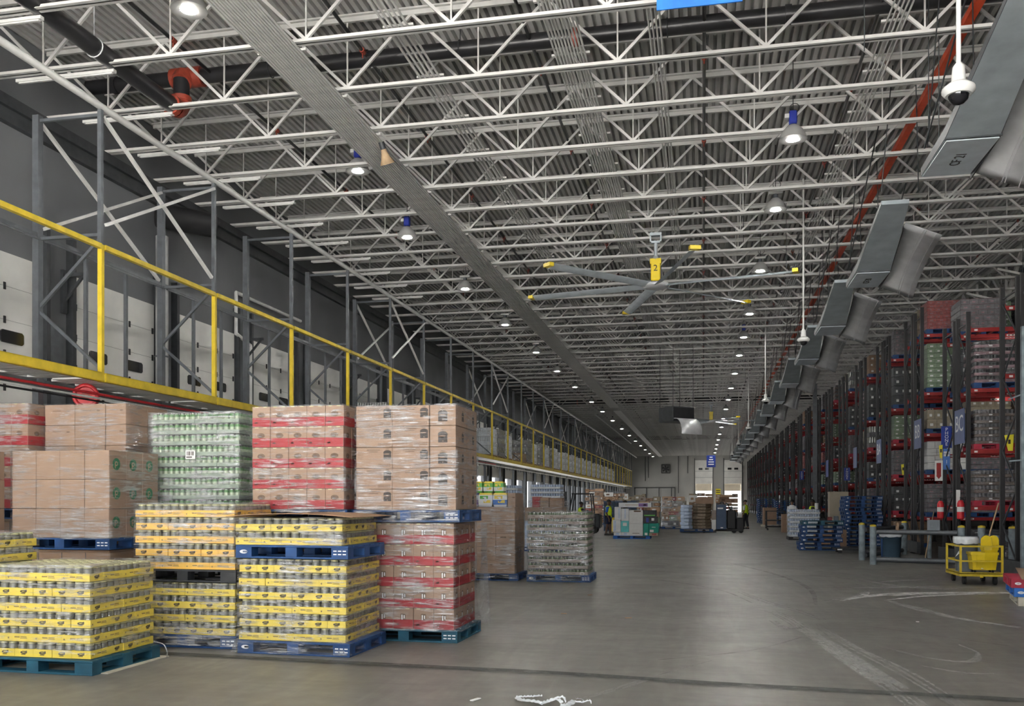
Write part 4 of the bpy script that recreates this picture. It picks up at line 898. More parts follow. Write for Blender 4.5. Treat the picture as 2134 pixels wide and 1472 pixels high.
# F: green jars
hidden_load(-7.56, 11.42, 1.36, 1.06, 1.28, 'grey_jar', 'hidden floor load under the wrapped green jars')
pallet(-7.56, 11.4, 1.43, 1.36, 1.08, 'dark_load', 'dark pallet under the wrapped green jars', 0, None, False)
def pack_mesh(n, m):
    b = MB(); w, d = n * .084, m * .084; return b.b2(.003, w - .003, .003, d - .003, 0, .008).b2(.001, w - .001, 0, .003, 0, .052).b2(w - .003, w, .003, d, 0, .052).mesh('tray', 'tray_green')
def gjar_mesh():
    return MB().lathe([(.034, 0), (.038, .01), (.038, .03)], 9, 0).lathe([(.0382, .03), (.0382, .085)], 9, 1).lathe([(.038, .085), (.037, .108), (.030, .120)], 9, 0).lathe([(.032, .120), (.032, .134), (.028, .136)], 9, 2).mesh('jar', ['can_green', 'can_pale', 'lid_silver'])
gj = gjar_mesh()
for L_ in range(9):
    z = 1.58 + L_ * .150
    for j in range(3):
        for i in range(4):
            if j and i != 3 and L_ < 8: continue
            t = thing('jar_pack', '%s pack from outer end, %s row, %s layer up, green jar stack' % (nth(i + 1), nth(j + 1), nth(L_ + 1)), 'jar pack', (-7.54 + i * .335 + R.uniform(-.006, .006), 11.42 + j * .34, z), 0, 'packs of green jars')
            ob('tray', cached('pk', lambda: pack_mesh(4, 4)), t)
            for a in range(4):
                for c in range(4):
                    if (c == 0 and j == 0) or (a == 3 and i == 3) or (L_ == 8 and j == 0): ob('jar', gj, t, (.042 + a * .0835, .042 + c * .084, .006))
film('stretch_wrap', 'cloudy wrinkled wrap around the stack of green jars', -7.565, -6.185, 11.395, 12.45, 1.57, 2.935, 'film_heavy', .0, 25, .012)
for (x, y, z, rz, lab) in ((-6.98, 11.375, 2.28, 0, 'front face of the green jar wrap'), (-6.17, 11.9, 2.22, pi / 2, 'aisle face of the green jar wrap')):
    bb = MB().b2(0, .15, -.002, 0, 0, .12)
    for k in range(7): bb.b2(.015 + .018 * k, .015 + .018 * k + .004 + .005 * (k % 3), -.0035, -.002, .05, .105, 1)
    bb.b2(.015, .10, -.0035, -.002, .02, .034, 1)
    one('shipping_label', bb.mesh('sl', ['label_white', 'ink']), 'white shipping label stuck on the ' + lab, 'label', (x, y, z), rz)
# G: red banded cartons, upper load behind the cardboard sheet
hidden_load(-5.56, 10.52, 1.30, 1.08, 1.30, 'carton', 'hidden floor load under the wrapped red banded cartons', 'blue_paint')
pallet(-5.56, 10.50, 1.45, 1.30, 1.10, 'blue_paint', 'blue pallet under the wrapped red banded cartons')
carton_stack('upper red banded stack', -5.53, -4.31, 10.52, 11.56, 1.6, 5, .257, 5, 4, 'red', 'red banded cartons in the upper stack', cname='red carton')
film('stretch_wrap', 'crinkled sparkling wrap around the upper red banded cartons', -5.55, -4.29, 10.50, 11.58, 1.56, 2.895, 'film', .0, 31, .009)
# D: red banded cartons on the floor, H: crest cartons above
pallet(-4.23, 10.55, 0, 1.36, 1.10, 'blue_teal', 'teal blue pallet on the floor under the dark red banded cartons', -.02)
carton_stack('lower red banded stack', -4.20, -2.93, 10.58, 11.62, PH + .003, 5, .257, 5, 4, 'redlow', 'red banded cartons in the lower stack', cname='red carton')
film('stretch_wrap', 'crinkled wrap flaring at the foot of the lower red banded cartons', -4.22, -2.91, 10.56, 11.64, PH, 1.44, 'film', .09, 33, .010, top=False)
pallet(-4.21, 10.55, 1.446, 1.36, 1.10, 'blue_paint', 'dark blue wrapped pallet between red banded and crest cartons')
crest_stack('top crest carton stack', -4.17, -2.90, 10.57, 11.60, 1.595, 5, .2545, 'crest', 'crest_end', 'brown cartons with dark printed crest')
film('stretch_wrap', 'loose shiny wrap around the crest cartons and their pallet', -4.185, -2.885, 10.555, 11.615, 1.45, 2.875, 'film', .03, 34, .007)
b = MB(); V = []
for k in range(9):
    q = k / 8; V += [(-2.87 + .02 * sin(q * 6), 11.66 - .04 * q, 1.42 - 1.32 * q), (-2.80 + .05 * q * q, 11.74 + .03 * q, 1.42 - 1.34 * q)]
b.add(V, [(2 * k, 2 * k + 1, 2 * k + 3, 2 * k + 2) for k in range(8)], 0, True)
one('wrap_tail', b.mesh('wt', 'film_tail'), 'loose hanging veil of wrap at the back corner of the red stack', 'stretch wrap')
# ================================================================== MIDDLE OF THE AISLE
# bags on brown cartons
pallet(-5.22, 19.05, 0, 1.36, 1.08, 'blue_paint', 'blue pallet under the brown cartons topped with paper towel packs', 0, None, False)
carton_stack('carton stack under paper towels', -5.2, -3.93, 19.07, 20.1, PH + .003, 5, .286, 3, 3, 'print', 'brown cartons under the paper towels')
film('stretch_wrap', 'shiny wrap around the brown cartons under the paper towels', -5.215, -3.915, 19.055, 20.115, .05, 1.60, 'film', .05, 41, .008)
def pack(w, d, h, mats, seed):
    b = MB(); r = random.Random(seed); n = 5; V = []
    for k, (z, i) in enumerate(((0, .02), (h * .15, 0), (h * .5, -.008), (h * .85, 0), (h, .025))):
        V += [(i, i, z), (w / 2, i - .012, z), (w - i, i, z), (w - i, d / 2, z), (w - i, d - i, z), (w / 2, d - i, z), (i, d - i, z), (i, d / 2, z)]
    for k in range(4): b.add(V[8 * k:8 * k + 16], [(q, (q + 1) % 8, 8 + (q + 1) % 8, 8 + q) for q in range(8)], (0, 1, 0, 2)[k] if len(mats) > 2 else 0, False)
    b.add(V[32:], [tuple(range(8))], 0); b.add(V[:8], [tuple(range(7, -1, -1))], 0)
    b.pr('f', (w / 2, -.014, h / 2), -w * .1, h * .18, w * .6, h * .22, len(mats) - 1); b.pr('f', (w / 2, -.014, h / 2), w * .12, -h * .12, w * .5, h * .2, len(mats) - 2); b.pr('f', (w / 2, -.0145, h / 2), -w * .05, h * .18, w * .3, h * .08, 0, 10)
    return b.mesh('pack', mats)
zz = PH + .003 + 5 * .286
ms = [pack(.40, .45, .30, ['white_plastic', 'purple_pack', 'sign_blue', 'purple_pack'], 1), pack(.30, .45, .30, ['white_plastic', 'label_white', 'case_yellow', 'green_pack'], 2), pack(.30, .45, .30, ['white_plastic', 'sign_sky', 'case_yellow', 'case_yellow'], 3)]
for i, (x, m, la) in enumerate(((-5.16, 0, 'white pack with purple print at the outer end under the paper towels'), (-4.74, 1, 'middle white pack with yellow print under the paper towels'), (-4.42, 2, 'white pack with yellow and blue print towards the aisle end'))):
    one('tissue_pack', ms[m], la, 'pack', (x, 19.12, zz + .002))
carton(-4.10, 19.12, zz, .17, .9, .30, 'plain', 'dark narrow carton beside the white packs on the carton stack', None)
mg = pack(.20, .40, .25, ['green_pack', 'label_white', 'case_yellow', 'case_yellow'], 5)
for i in range(4): 
    o = one('paper_towel_pack', mg, '%s green pack of paper towels from the outer end, top of carton stack' % nth(i + 1), 'pack', (-5.12 + i * .235, 19.2, zz + .302), radians(-2 + 2 * i), 'green paper towel packs')
film('stretch_wrap', 'hazy wrap around the packs above the brown cartons', -5.18, -3.9, 19.08, 20.05, zz, zz + .30, 'film_clear', 0, 44, .01, top=False)
# ten layers of green jars in brown trays
pallet(-3.66, 18.98, 0, 1.36, 1.08, 'blue_paint', 'blue pallet with white mark under the brown tray stack', 0, None, True)
gj2 = MB().lathe([(.036, 0), (.04, .01), (.04, .075), (.032, .095)], 8, 0).lathe([(.034, .095), (.034, .110), (.03, .112)], 8, 1).mesh('jar', ['jar_green', 'lid_silver'])
def btray(w, d, lab):
    b = MB(); t = .004; h = .062
    b.b2(0, w, 0, t, 0, h).b2(0, w, d - t, d, 0, h).b2(0, t, t, d - t, 0, h).b2(w - t, w, t, d - t, 0, h).b2(t, w - t, t, d - t, 0, .005)
    if lab: b.pr('f', (w / 2, 0, h / 2), w * .22, 0, .085, .045, 1); b.pr('f', (w / 2, -.001, h / 2), w * .22, 0, .07, .018, 2)
    b.pr('f', (w / 2, 0, h / 2), -w * .2, 0, .06, .012, 2)
    return b.mesh('tray', ['kraft_grey', 'label_white', 'ink_brown'])
for L_ in range(10):
    z = PH + .003 + L_ * .1335; A = L_ % 2
    ws = [.42, .285, .285, .285] if A else [.285, .285, .285, .42]; x = -3.635
    for i, w in enumerate(ws):
        for j in range(3):
            if j and i < 3 and L_ < 9: continue
            lb = (w > .4)
            t = thing('jar_tray', '%s brown tray of green jars from outer end, %s row, %s layer up' % (nth(i + 1), nth(j + 1), nth(L_ + 1)), 'tray of jars', (x, 19.0 + j * .345, z), 0, 'brown trays of green jars')
            ob('tray', cached(('bt', w, lb), lambda: btray(w - .004, .34, lb)), t)
            n = 5 if w > .4 else 3
            for a in range(n):
                ob('jar', gj2, t, ((w - .004) * (a + .5) / n, .048, .005))
            if i == 3:
                for c in range(1, 4): ob('jar', gj2, t, (w - .05, .048 + c * .082, .005))
        x += w
film('stretch_wrap', 'clear wrap with loose strands around the brown tray stack', -3.655, -2.345, 18.985, 20.05, .02, 1.485, 'film', .03, 47, .006)
# mixed load behind the tray stack
pallet(-6.0, 30.5, 0, 1.36, 1.1, 'blue_paint', 'blue pallet under the mixed cartons behind the brown tray stack', 0, None, True)
mix = [(-5.98, .62, .55, 'white_box', 0), (-5.34, .66, .55, 'carton', 0), (-5.98, .6, .40, 'water', .55), (-5.36, .66, .40, 'carton', .55)]
mb = {'w': MB().cbox(0, .66, 0, .95, 0, .44, .006).b2(.06, .3, -.002, 0, .12, .3, 1).mesh('box', ['sack_blue', 'label_white'])}
one('box', mb['w'], 'pale blue box at the bottom outer corner of the mixed load', 'box', (-5.96, 30.55, PH)); one('box', mb['w'], 'pale blue box in the middle of the mixed load, outer side', 'box', (-5.96, 30.55, PH + .442)); one('box', mb['w'], 'pale blue box under the ringed carton of the mixed load', 'box', (-5.28, 30.55, PH + .442))
carton(-5.28, 30.55, PH, .64, .95, .44, 'kraft', 'brown carton at the bottom of the mixed load', None)
o = carton(-5.96, 30.55, PH + .884, .66, .95, .46, 'plain', 'brown carton printed with a dark ring in the mixed load', None); ob('ring_mark', MB().torus((.33, -.004, .24), .075, .016, 'y', 18, 6).mesh('r', 'ink'), o)
carton(-5.28, 30.55, PH + .884, .62, .95, .46, 'plain', 'brown carton beside the ringed carton in the mixed load', None)
one('box', MB().cbox(0, .27, 0, .5, 0, .36, .006).b2(.03, .24, -.002, 0, .1, .26, 1).mesh('box', ['red_load', 'case_red']), 'small red box on top of the mixed load', 'box', (-5.70, 30.55, PH + 1.346))
carton(-5.42, 30.55, PH + 1.346, .30, .5, .34, 'plain', 'small pale carton next to the red box on the mixed load', None); carton(-5.10, 30.55, PH + 1.346, .44, .5, .32, 'plain', 'brown carton on the aisle end top of the mixed load', None)
film('stretch_wrap', 'loose hazy wrap around the mixed carton load', -5.98, -4.60, 30.52, 31.55, .1, 1.72, 'film', .04, 51, .02, top=False, sub=(8, 6, 12))
load(-8.6, 36, 0, 1.3, 1.1, 2.2, 'water', 'tall pale load of bottles behind the mixed carton load', group=None)
load(-7.0, 37, 0, 1.3, 1.1, 2.25, 'water', 'tall pale bottle load next to the forklift', group=None)
# jumble of parcels towards the far end
def jumble(x, y, Wd, D, h, nm, seed):
    r = random.Random(seed)
    pallet(x, y, 0, Wd, D, 'blue_paint', 'blue pallet under the %s' % nm, 0, None, False)
    z = PH; L_ = 0
    while z < h - .12:
        lh = r.choice((.24, .3, .36, .2)); xx = x + r.uniform(0, .05); k = 0
        while xx < x + Wd - .15:
            w = min(r.choice((.3, .42, .5, .24, .62)), x + Wd - xx); hh = lh if L_ < 3 else lh * r.uniform(.6, 1.15); dd = D * r.uniform(.8, .95)
            mat = r.choice(['kraft', 'kraft', 'kraft_dark', 'kraft_dark', 'kraft_grey', 'kraft_light', 'label_white', 'tan_load', 'grey_load', 'kraft_light', 'red_load'] if L_ > 1 else ['kraft_dark', 'green_load', 'label_white', 'grey_load', 'dark_load', 'tan_load'])
            me = MB().cbox(0, w - .01, 0, dd, 0, hh, .008).b2(w * .2, w * .55, -.002, 0, hh * .3, hh * .65, 1).mesh('box', [mat, r.choice(['label_white', 'ink_brown', 'kraft_light'])])
            k += 1; one('parcel', me, '%s parcel, %s tier, %s' % (nth(k), nth(L_ + 1), nm), 'parcel', (xx, y + r.uniform(0, .08), z), 0, 'jumbled parcels towards the far end')
            xx += w
        z += lh; L_ += 1
jumble(-8.4, 66, 1.5, 1.1, 2.7, 'big brown parcel heap with white labels', 1); jumble(-6.8, 64, 1.5, 1.1, 2.4, 'parcel heap behind the standing worker', 2)
jumble(-5.2, 62, 1.4, 1.1, 2.1, 'parcel heap left of the grey crate stack'.replace('left of', 'next to'), 3); jumble(-3.9, 57.2, 1.3, 1.1, 2.0, 'parcel heap behind the white box load', 4)
jumble(-2.5, 56.6, 1.5, 1.1, 2.05, 'red and brown parcel heap before the sacks', 5); jumble(-.9, 58.5, 1.5, 1.1, 2.15, 'parcel heap behind the sack load', 6); jumble(.8, 60, 1.4, 1.1, 2.2, 'parcel heap closest to the far doorway', 7)
film('stretch_wrap', 'glossy wrap around the red and brown parcel heap', -2.52, -.98, 56.55, 57.72, PH, 1.9, 'film', .02, 61, .02, top=False, sub=(6, 5, 10))
# white box load in front of the standing worker
pallet(-3.98, 41.3, 0, 1.66, 1.2, 'blue_bright', 'bright blue pallet under the white and teal boxes', 0, None, False)
def boxed(x, y, z, w, d, h, mats, label, pr=()):
    b = MB().cbox(0, w, 0, d, 0, h, .006)
    for (u, v, a, c, m) in pr: b.pr('f', (w / 2, 0, h / 2), u * w, v * h, a * w, c * h, m)
    return one('box', b.mesh('box', mats), label, 'box', (x, y, z))
wb = ['white_plastic', 'aqua_box', 'sack_blue', 'ink']
z = PH
boxed(-3.95, 41.32, z, .34, 1.1, .16, wb, 'lowest thin white box at the outer end of the white load', ((0, 0, .4, .5, 2),)); boxed(-3.6, 41.32, z, .34, 1.1, .16, wb, 'lowest thin white box beside the aqua box stack', ((0, 0, .4, .5, 2),))
boxed(-4.0, 41.30, z + .162, .36, 1.1, .55, wb, 'tall white box at the lower outer end of the white load', ((-.2, 0, .2, .8, 2),)); boxed(-3.63, 41.30, z + .162, .36, 1.1, .50, ['aqua_box', 'label_white'], 'aqua box in the lower middle of the white load', ((0, .2, .5, .3, 1),))
boxed(-3.92, 41.30, z + .714, .30, 1.1, .58, wb, 'upper tall white box at the outer end of the white load', ((.2, 0, .15, .8, 2),)); boxed(-3.61, 41.30, z + .664, .34, 1.1, .55, wb, 'upper tall white box in the middle of the white load', ((0, .1, .12, .8, 2),))
boxed(-3.26, 41.28, z, .62, 1.1, .55, ['label_white', 'ink_brown'], 'wide grey white box at the bottom of the white load', ((0, -.3, .5, .04, 1),)); boxed(-3.26, 41.28, z + .552, .62, 1.1, .6, ['label_white', 'ink_brown'], 'wide grey white box in the middle of the white load', ((.1, .42, .5, .1, 1),))
boxed(-2.62, 41.28, z, .24, 1.0, .55, ['teal_box', 'label_white'], 'narrow teal box near the aisle end of the white load', ((0, -.35, .5, .2, 1),)); boxed(-2.37, 41.22, z + .14, .42, 1.0, .42, ['teal_box', 'label_white'], 'teal box with pale corner label at the aisle end', ((-.2, -.3, .4, .25, 1), (0, .1, .4, .05, 1)))
boxed(-2.37, 41.22, z, .40, 1.0, .138, ['tan_load', 'red_load'], 'flat tan box under the teal box of the white load', ((.1, 0, .5, .6, 1),)); boxed(-2.62, 41.3, z + .56, .6, 1.0, .30, ['dark_load', 'sign_blue', 'label_white'], 'dark case above the teal boxes of the white load', ((-.2, 0, .2, .7, 1), (.2, .1, .2, .4, 2)))
boxed(-2.62, 41.3, z + .862, .55, 1.0, .28, ['dark_load', 'green_pack'], 'dark case with green stripe on the white load', ((0, -.3, .9, .2, 1),))
boxed(-3.72, 41.25, z + 1.28, 1.45, 1.1, .21, ['white_plastic', 'purple_pack', 'kraft_light', 'label_white'], 'long flat white carton with purple print topping the white load', ((.25, 0, .28, .7, 1), (.31, 0, .1, .3, 3), (-.1, 0, .4, .12, 2)))
# sack load on the rider truck forks
pallet(-1.22, 49.9, 0.06, 1.75, 1.2, 'blue_paint', 'blue pallet under the sack load on the truck forks', 0, None, False)
def sack(w, d, h, mat, s):
    r = random.Random(s); b = MB(); V = []; n = 8
    for k, (z, q) in enumerate(((0, .95), (h * .2, 1.0), (h * .8, 1.0), (h, .94))):
        for a in range(n):
            t = 2 * pi * (a + .5) / n; cx, cy = cos(t), sin(t); m = max(abs(cx), abs(cy)); V.append((w / 2 + cx / m * w / 2 * q * r.uniform(.94, 1.04), d / 2 + cy / m * d / 2 * q, z + r.uniform(-.02, .02) * (k in (1, 2))))
    for k in range(3): b.add(V[k * n:k * n + 2 * n], [(a, (a + 1) % n, n + (a + 1) % n, n + a) for a in range(n)], 0, False)
    b.add(V[-n:], [tuple(range(n))]); b.add(V[:n], [tuple(range(n - 1, -1, -1))]); return b.mesh('sack', mat)
sb = [sack(.62, 1.1, .18, 'sack_blue', k) for k in range(3)]; sn = [sack(.98, 1.1, .165, 'sack_brown', k + 5) for k in range(3)]
for k in range(7): one('sack', sb[k % 3], 'pale blue sack, %s from the bottom of the sack load' % nth(k + 1), 'sack', (-1.2 + R.uniform(-.03, .03), 49.92, .21 + k * .185), 0, 'pale blue sacks on the truck forks')
for k in range(8): one('sack', sn[k % 3], 'brown sack, %s from the bottom of the sack load' % nth(k + 1), 'sack', (-.56 + R.uniform(-.03, .03), 49.92, .21 + k * .168), 0, 'brown sacks on the truck forks')
one('carton', carton_mesh(.95, .9, .32, 'plain'), 'brown carton leaning over the top of the sack load', 'carton', (-.4, 49.95, .215 + 8 * .168))
boxed(.46, 49.95, .16, .22, 1.0, .55, ['label_white', 'ink_brown'], 'pale box standing low behind the blue battery case'); boxed(.46, 49.95, .712, .22, 1.0, .5, ['kraft_grey', 'ink_brown'], 'grey brown box above the pale box by the battery case')
t = thing('rider_truck', 'low black rider pallet truck with tall blue battery case', 'pallet truck', (0, 49.9, 0))
ob('battery_case', MB().cbox(.70, 1.22, .05, 1.05, .12, 1.52, .02).b2(.76, 1.05, .04, .05, 1.28, 1.36, 1).b2(.92, 1.05, .04, .05, .26, .31, 1).mesh('b', ['fork_blue', 'sign_white']), t, label='tall dark blue battery case with white marks')
ob('chassis', MB().cbox(.62, 2.1, .05, 1.05, .10, .22, .02).cbox(1.26, 1.72, .1, 1.0, .2, 1.22, .05).cbox(1.74, 2.14, .1, 1.0, .15, .82, .05).mesh('b', 'black'), t)
ob('fork', MB().b2(-1.2, .7, .2, .38, .02, .058).b2(-1.2, .7, .85, 1.03, .02, .058).mesh('f', 'dark_steel'), t)
ob('steering_handle', MB().tube([(1.45, .5, 1.2), (1.30, .5, 1.55), (1.18, .5, 1.6)], .03, 8).torus((1.0, .5, 1.56), .1, .02, 'y', 14, 6).mesh('h', 'black'), t)
ob('backrest', MB().cbox(1.72, 1.80, .2, .9, .8, 1.10, .03).cyl((1.5, .55, 1.2), (1.5, .55, 1.42), .05, 8).mesh('h', 'grey_plastic'), t)
for x, r_ in ((.05, .09), (1.62, .13), (1.98, .13)): ob('wheel', MB().cyl((x, .08, r_), (x, .22, r_), r_, 14).mesh('w', 'rubber'), t)
# forklift and crates
t = thing('forklift', 'black counterbalance forklift with roof guard and seated driver', 'forklift', (-7.35, 47.0, 0))
ob('body', MB().prism_y([(.35, .25), (1.9, .25), (1.95, .9), (1.5, 1.0), (1.25, .62), (.75, .62), (.55, .95), (.35, .9)], 0, 1.05).mesh('b', 'black'), t)
ob('counterweight', MB().cbox(1.5, 2.15, .02, 1.03, .28, 1.05, .08).mesh('b', 'dark_steel'), t)
ob('seat', MB().cbox(.95, 1.4, .3, .75, .62, .75, .04).cbox(1.36, 1.48, .3, .75, .7, 1.25, .04).mesh('s', 'grey_plastic'), t)
ob('roof_guard', MB().bar((.5, .06, .9), (.72, .06, 2.08), .06, .06).bar((.5, .99, .9), (.72, .99, 2.08), .06, .06).bar((1.75, .06, 1.0), (1.65, .06, 2.08), .06, .06).bar((1.75, .99, 1.0), (1.65, .99, 2.08), .06, .06).b2(.66, 1.72, .03, .09, 2.05, 2.12).b2(.66, 1.72, .96, 1.02, 2.05, 2.12).b2(.66, .74, .09, .96, 2.06, 2.11).b2(1.0, 1.06, .09, .96, 2.06, 2.11).b2(1.35, 1.41, .09, .96, 2.06, 2.11).b2(1.64, 1.72, .09, .96, 2.06, 2.11).mesh('g', 'black'), t)
ob('mast', MB().b2(.18, .30, .2, .3, .08, 2.2).b2(.18, .30, .75, .85, .08, 2.2).b2(.2, .28, .3, .75, 1.9, 2.0).b2(.1, .18, .15, .9, .1, .6).mesh('m', 'dark_steel'), t); ob('fork', MB().b2(-.95, .12, .25, .37, .06, .1).b2(-.95, .12, .68, .8, .06, .1).mesh('m', 'dark_steel'), t)
for x, r_ in ((.6, .28), (1.75, .24)):
    for y in (0.0, .88): ob('wheel', MB().cyl((x, y, r_), (x, y + .17, r_), r_, 16).mesh('w', 'rubber'), t)
ob('steering_wheel', MB().torus((.82, .52, 1.12), .15, .015, 'x', 16, 6).cyl((.7, .52, .9), (.82, .52, 1.12), .025, 8).mesh('w', 'black'), t)
load(-8.36, 46.9, .11, 1.0, 1.1, .95, 'purple', 'pale wrapped load raised on the forklift forks', 'blue_paint', 0, None, 'film')
def crate_mesh():
    b = MB(); b.cbox(0, .58, 0, .9, 0, .34, .012)
    for k in range(5): b.b2(.05 + k * .1, .11 + k * .1, -.004, 0, .05, .26, 1)
    b.b2(-.01, .59, -.012, .912, .29, .335); return b.mesh('crate', ['fork_blue', 'black'])
for i in range(3):
    for k in range(5): one('plastic_crate', cached('crate', crate_mesh), 'dark crate in %s column beyond the forklift, %s from the floor' % (nth(i + 1), nth(k + 1)), 'crate', (-5.55 + i * .62, 52.0, k * .342), 0, 'dark crates beside the forklift')
one('yellow_bin', MB().cbox(0, .4, 0, .4, 0, .8, .03).mesh('y', 'yellow_plastic'), 'yellow bin on the floor behind the standing worker', 'bin', (-4.95, 50.5, 0))
# ================================================================== GOODS ON THE DOCK PLATFORM
DZ = 3.842
plan = [(28.2, 'grey_jar', .95, 'grey jar load on the platform above the red banded cartons'), (30.0, 'dark', .55, 'low dark load next to the first jar load on the platform')]
y = 43.1
seq = ['white_jar', 'grey_jar', 'white_jar', 'carton_low', 'grey_jar', 'white_jar', 'grey_jar', 'white_jar', 'grey_jar'] + ['white_jar'] * 24
k = 0
for i, kd in enumerate(seq):
    if kd == 'carton_low': y += 1.2
    plan.append((y, kd, {'carton_low': .45}.get(kd, 1.3 + .1 * sin(i * 2.3)), None)); y += 1.83 + (.9 if i in (2, 5) else 0)
for i, (y, kd, h, lab) in enumerate(plan):
    if lab is None:
        lab = '%s load along the dock platform, counted from the camera, %s' % (nth(i + 1), {'white_jar': 'white wrapped', 'grey_jar': 'grey jars', 'carton_low': 'low brown'}[kd])
    load(RX + .06, y, DZ, 1.10, 1.5, h, 'carton' if kd == 'carton_low' else kd, lab, 'wood', 0, 'loads on the dock platform', 'film_heavy' if kd == 'white_jar' else 'film')
# ================================================================== STORAGE RACKS
XA, BAY = 6.8, 2.75
LV = [[1.57, 3.05, 4.65, 6.23], [1.20, 2.55, 3.85, 5.15, 7.0]]
OFF = [0, .98, 1.30, 2.38]
def upright_mesh(h): 
    b = MB(); b.b2(-.05, -.042, -.04, .04, 0, h).b2(.042, .05, -.04, .04, 0, h).b2(-.042, .042, -.04, -.032, 0, h).b2(-.08, .08, -.06, .06, 0, .012); return b.mesh('upright', 'black')
def fbrace(h, d):
    b = MB(); z = .3; s = 0
    while z < h - 1:
        b.bar((0, .04, z), (0, d - .04, z + .85), .03, .03) if s % 2 == 0 else b.bar((0, d - .04, z), (0, .04, z + .85), .03, .03); z += .85; s += 1
    b.b2(-.015, .015, .04, d - .04, .25, .28).b2(-.015, .015, .04, d - .04, h - .3, h - .27); return b.mesh('brace', 'dark_steel')
def beam_mesh():
    b = MB(); b.b2(.05, BAY - .05, -.025, .025, -.105, 0).b2(.05, .06, -.05, .03, -.16, .04).b2(BAY - .06, BAY - .05, -.05, .03, -.16, .04)
    b.b2(.14, .22, -.028, -.025, -.08, -.03, 1).b2(BAY * .44, BAY * .55, -.028, -.025, -.08, -.03, 1)
    for q in range(3): b.b2(BAY * .45 + q * .09, BAY * .45 + q * .09 + .06, -.030, -.028, -.07, -.04, 2)
    return b.mesh('beam', ['red_paint', 'label_white', 'ink'])
def wdeck():
    b = MB(); 
    for q in range(9): b.b2(.1 + q * .31, .14 + q * .31, .03, .95, -.03, -.005)
    return b.mesh('deck', 'red_paint')
rows = list(range(-1, 24)); KINDS = ['brown_tray', 'green', 'purple', 'red', 'pink', 'dark', 'dark', 'dark', 'brown_tray', 'tan', 'grey_jar', 'carton', 'purple']
rk = random.Random(11)
fixed = {(0, 0): ['dark', None], (0, 1): ['brown_tray', 'brown_tray'], (0, 2): ['brown_tray', 'brown_tray'], (0, 3): ['pink', 'pink'], (0, 4): [None, None],
         (1, 1): ['purple', 'purple'], (1, 2): ['white_box', 'purple'], (1, 3): ['tan', 'tan'], (1, 4): ['green', 'green'], (1, 5): ['red', 'green'],
         (2, 1): ['dark', 'purple'], (2, 2): ['purple', 'purple'], (2, 3): ['green', 'green'], (2, 4): ['dark', 'dark'], (2, 0): ['carton', None],
         (3, 3): ['grey_jar', 'dark'], (3, 4): ['dark', 'carton'], (4, 4): ['dark', None]}
zones = 'letterless'
for n in rows:
    y = 25.82 + 5.15 * n; lv = LV[0] if n in (-1, 0) else LV[1]; h = 6.66 if n in (-1, 0) else 7.85
    nm = nth(n + 2); nb = 2 if n < 5 else 1
    t = thing('pallet_rack', 'black and red pallet rack row, %s row counted from the camera' % nm, 'pallet rack', (XA, y, 0), 0, 'rows of pallet racking')
    fr = range(nb + 1)
    for f in fr:
        for q in OFF: ob('upright', cached(('up', h), lambda: upright_mesh(h)), t, (f * BAY, q, 0))
        for q in (0, 2): ob('brace', cached(('fbr', h, q), lambda: fbrace(h, OFF[q + 1] - OFF[q])), t, (f * BAY, OFF[q], 0))
    for f in range(nb):
        for z in lv:
            for q in (0, 1, 2, 3): ob('beam', cached('beam', beam_mesh), t, (f * BAY, OFF[q] - (.0 if q % 2 else 0), z))
            if n < 6: ob('deck', cached('wdk', wdeck), t, (f * BAY, 0, z))
    ob('row_guard', cached('rg', lambda: MB().b2(-.16, -.06, -.06, 2.44, .05, .40).mesh('g', 'dark_steel')), t)
    # loads
    zs = [0] + lv
    for li, z in enumerate(zs):
        nxt = zs[li + 1] if li + 1 < len(zs) else z + 1.35
        room = nxt - z - .16 - PH - .08
        if room < .4: continue
        for f in range(nb if n < 3 else 1):
            for s in range(2):
                kd = fixed.get((n, li), [0, 0])[s] if f == 0 else 0
                if kd is None or n == -1: continue
                if kd == 0:
                    if rk.random() < (.25 if n < 6 else .55) or (li == 0 and n > 3): continue
                    kd = rk.choice(KINDS)
                hh = round(min(room * rk.choice((.95, .95, .8, .7)), 1.6), 1)
                load(XA + .12 + f * BAY + s * 1.28, y - .04, z + .002, 1.22, 1.06, hh, kd, '%s of the %s rack row, %s, %s level' % (('first load' if s == 0 else 'second load') + (' of next bay' if f else ''), nm, {'brown_tray': 'brown trays', 'grey_jar': 'grey jars', 'white_box': 'white boxes'}.get(kd, kd + ' goods'), 'floor' if li == 0 else nth(li) + ' beam'), rk.choice(['blue_paint', 'blue_paint', 'pallet_red']), 0, 'loads in the pallet racks', 'film' if n < 1 else 'film_clear')
        if n in (0, 1, 2, 3, 4) and li > 0 and rk.random() < .8:
            load(XA + .12, y + 1.30, z + .002, 1.22, 1.02, round(min(room * .9, 1.5), 1), rk.choice(KINDS), 'load on the back face of the %s rack row, %s beam level' % (nm, nth(li)), 'blue_paint', 0, 'loads in the pallet racks', 'film_clear')
def aisle_sign(y, z, s, mat, sz, label):
    t = thing('aisle_sign', label, 'sign', (XA - .09, y, z)); ob('panel', MB().b2(-.008, .008, -.46, .46, -.46, .46).mesh('p', mat), t)
    if s: o = ob('lettering', text_mesh(s, sz, .002, 'sign_white'), t, (-.011, 0, .06)); o.rotation_euler = (pi / 2, 0, -pi / 2)
    ob('bracket', MB().b2(.008, .05, -.4, -.36, -.3, .3).b2(.008, .05, .36, .4, -.3, .3).mesh('b', 'dark_steel'), t)
aisle_sign(26.3, 3.69, 'BC', 'sign_slate', .62, 'slate blue aisle sign reading BC on a rack end'); aisle_sign(31.16, 3.84, 'BB', 'sign_slate', .62, 'slate blue aisle sign reading BB on a rack end')
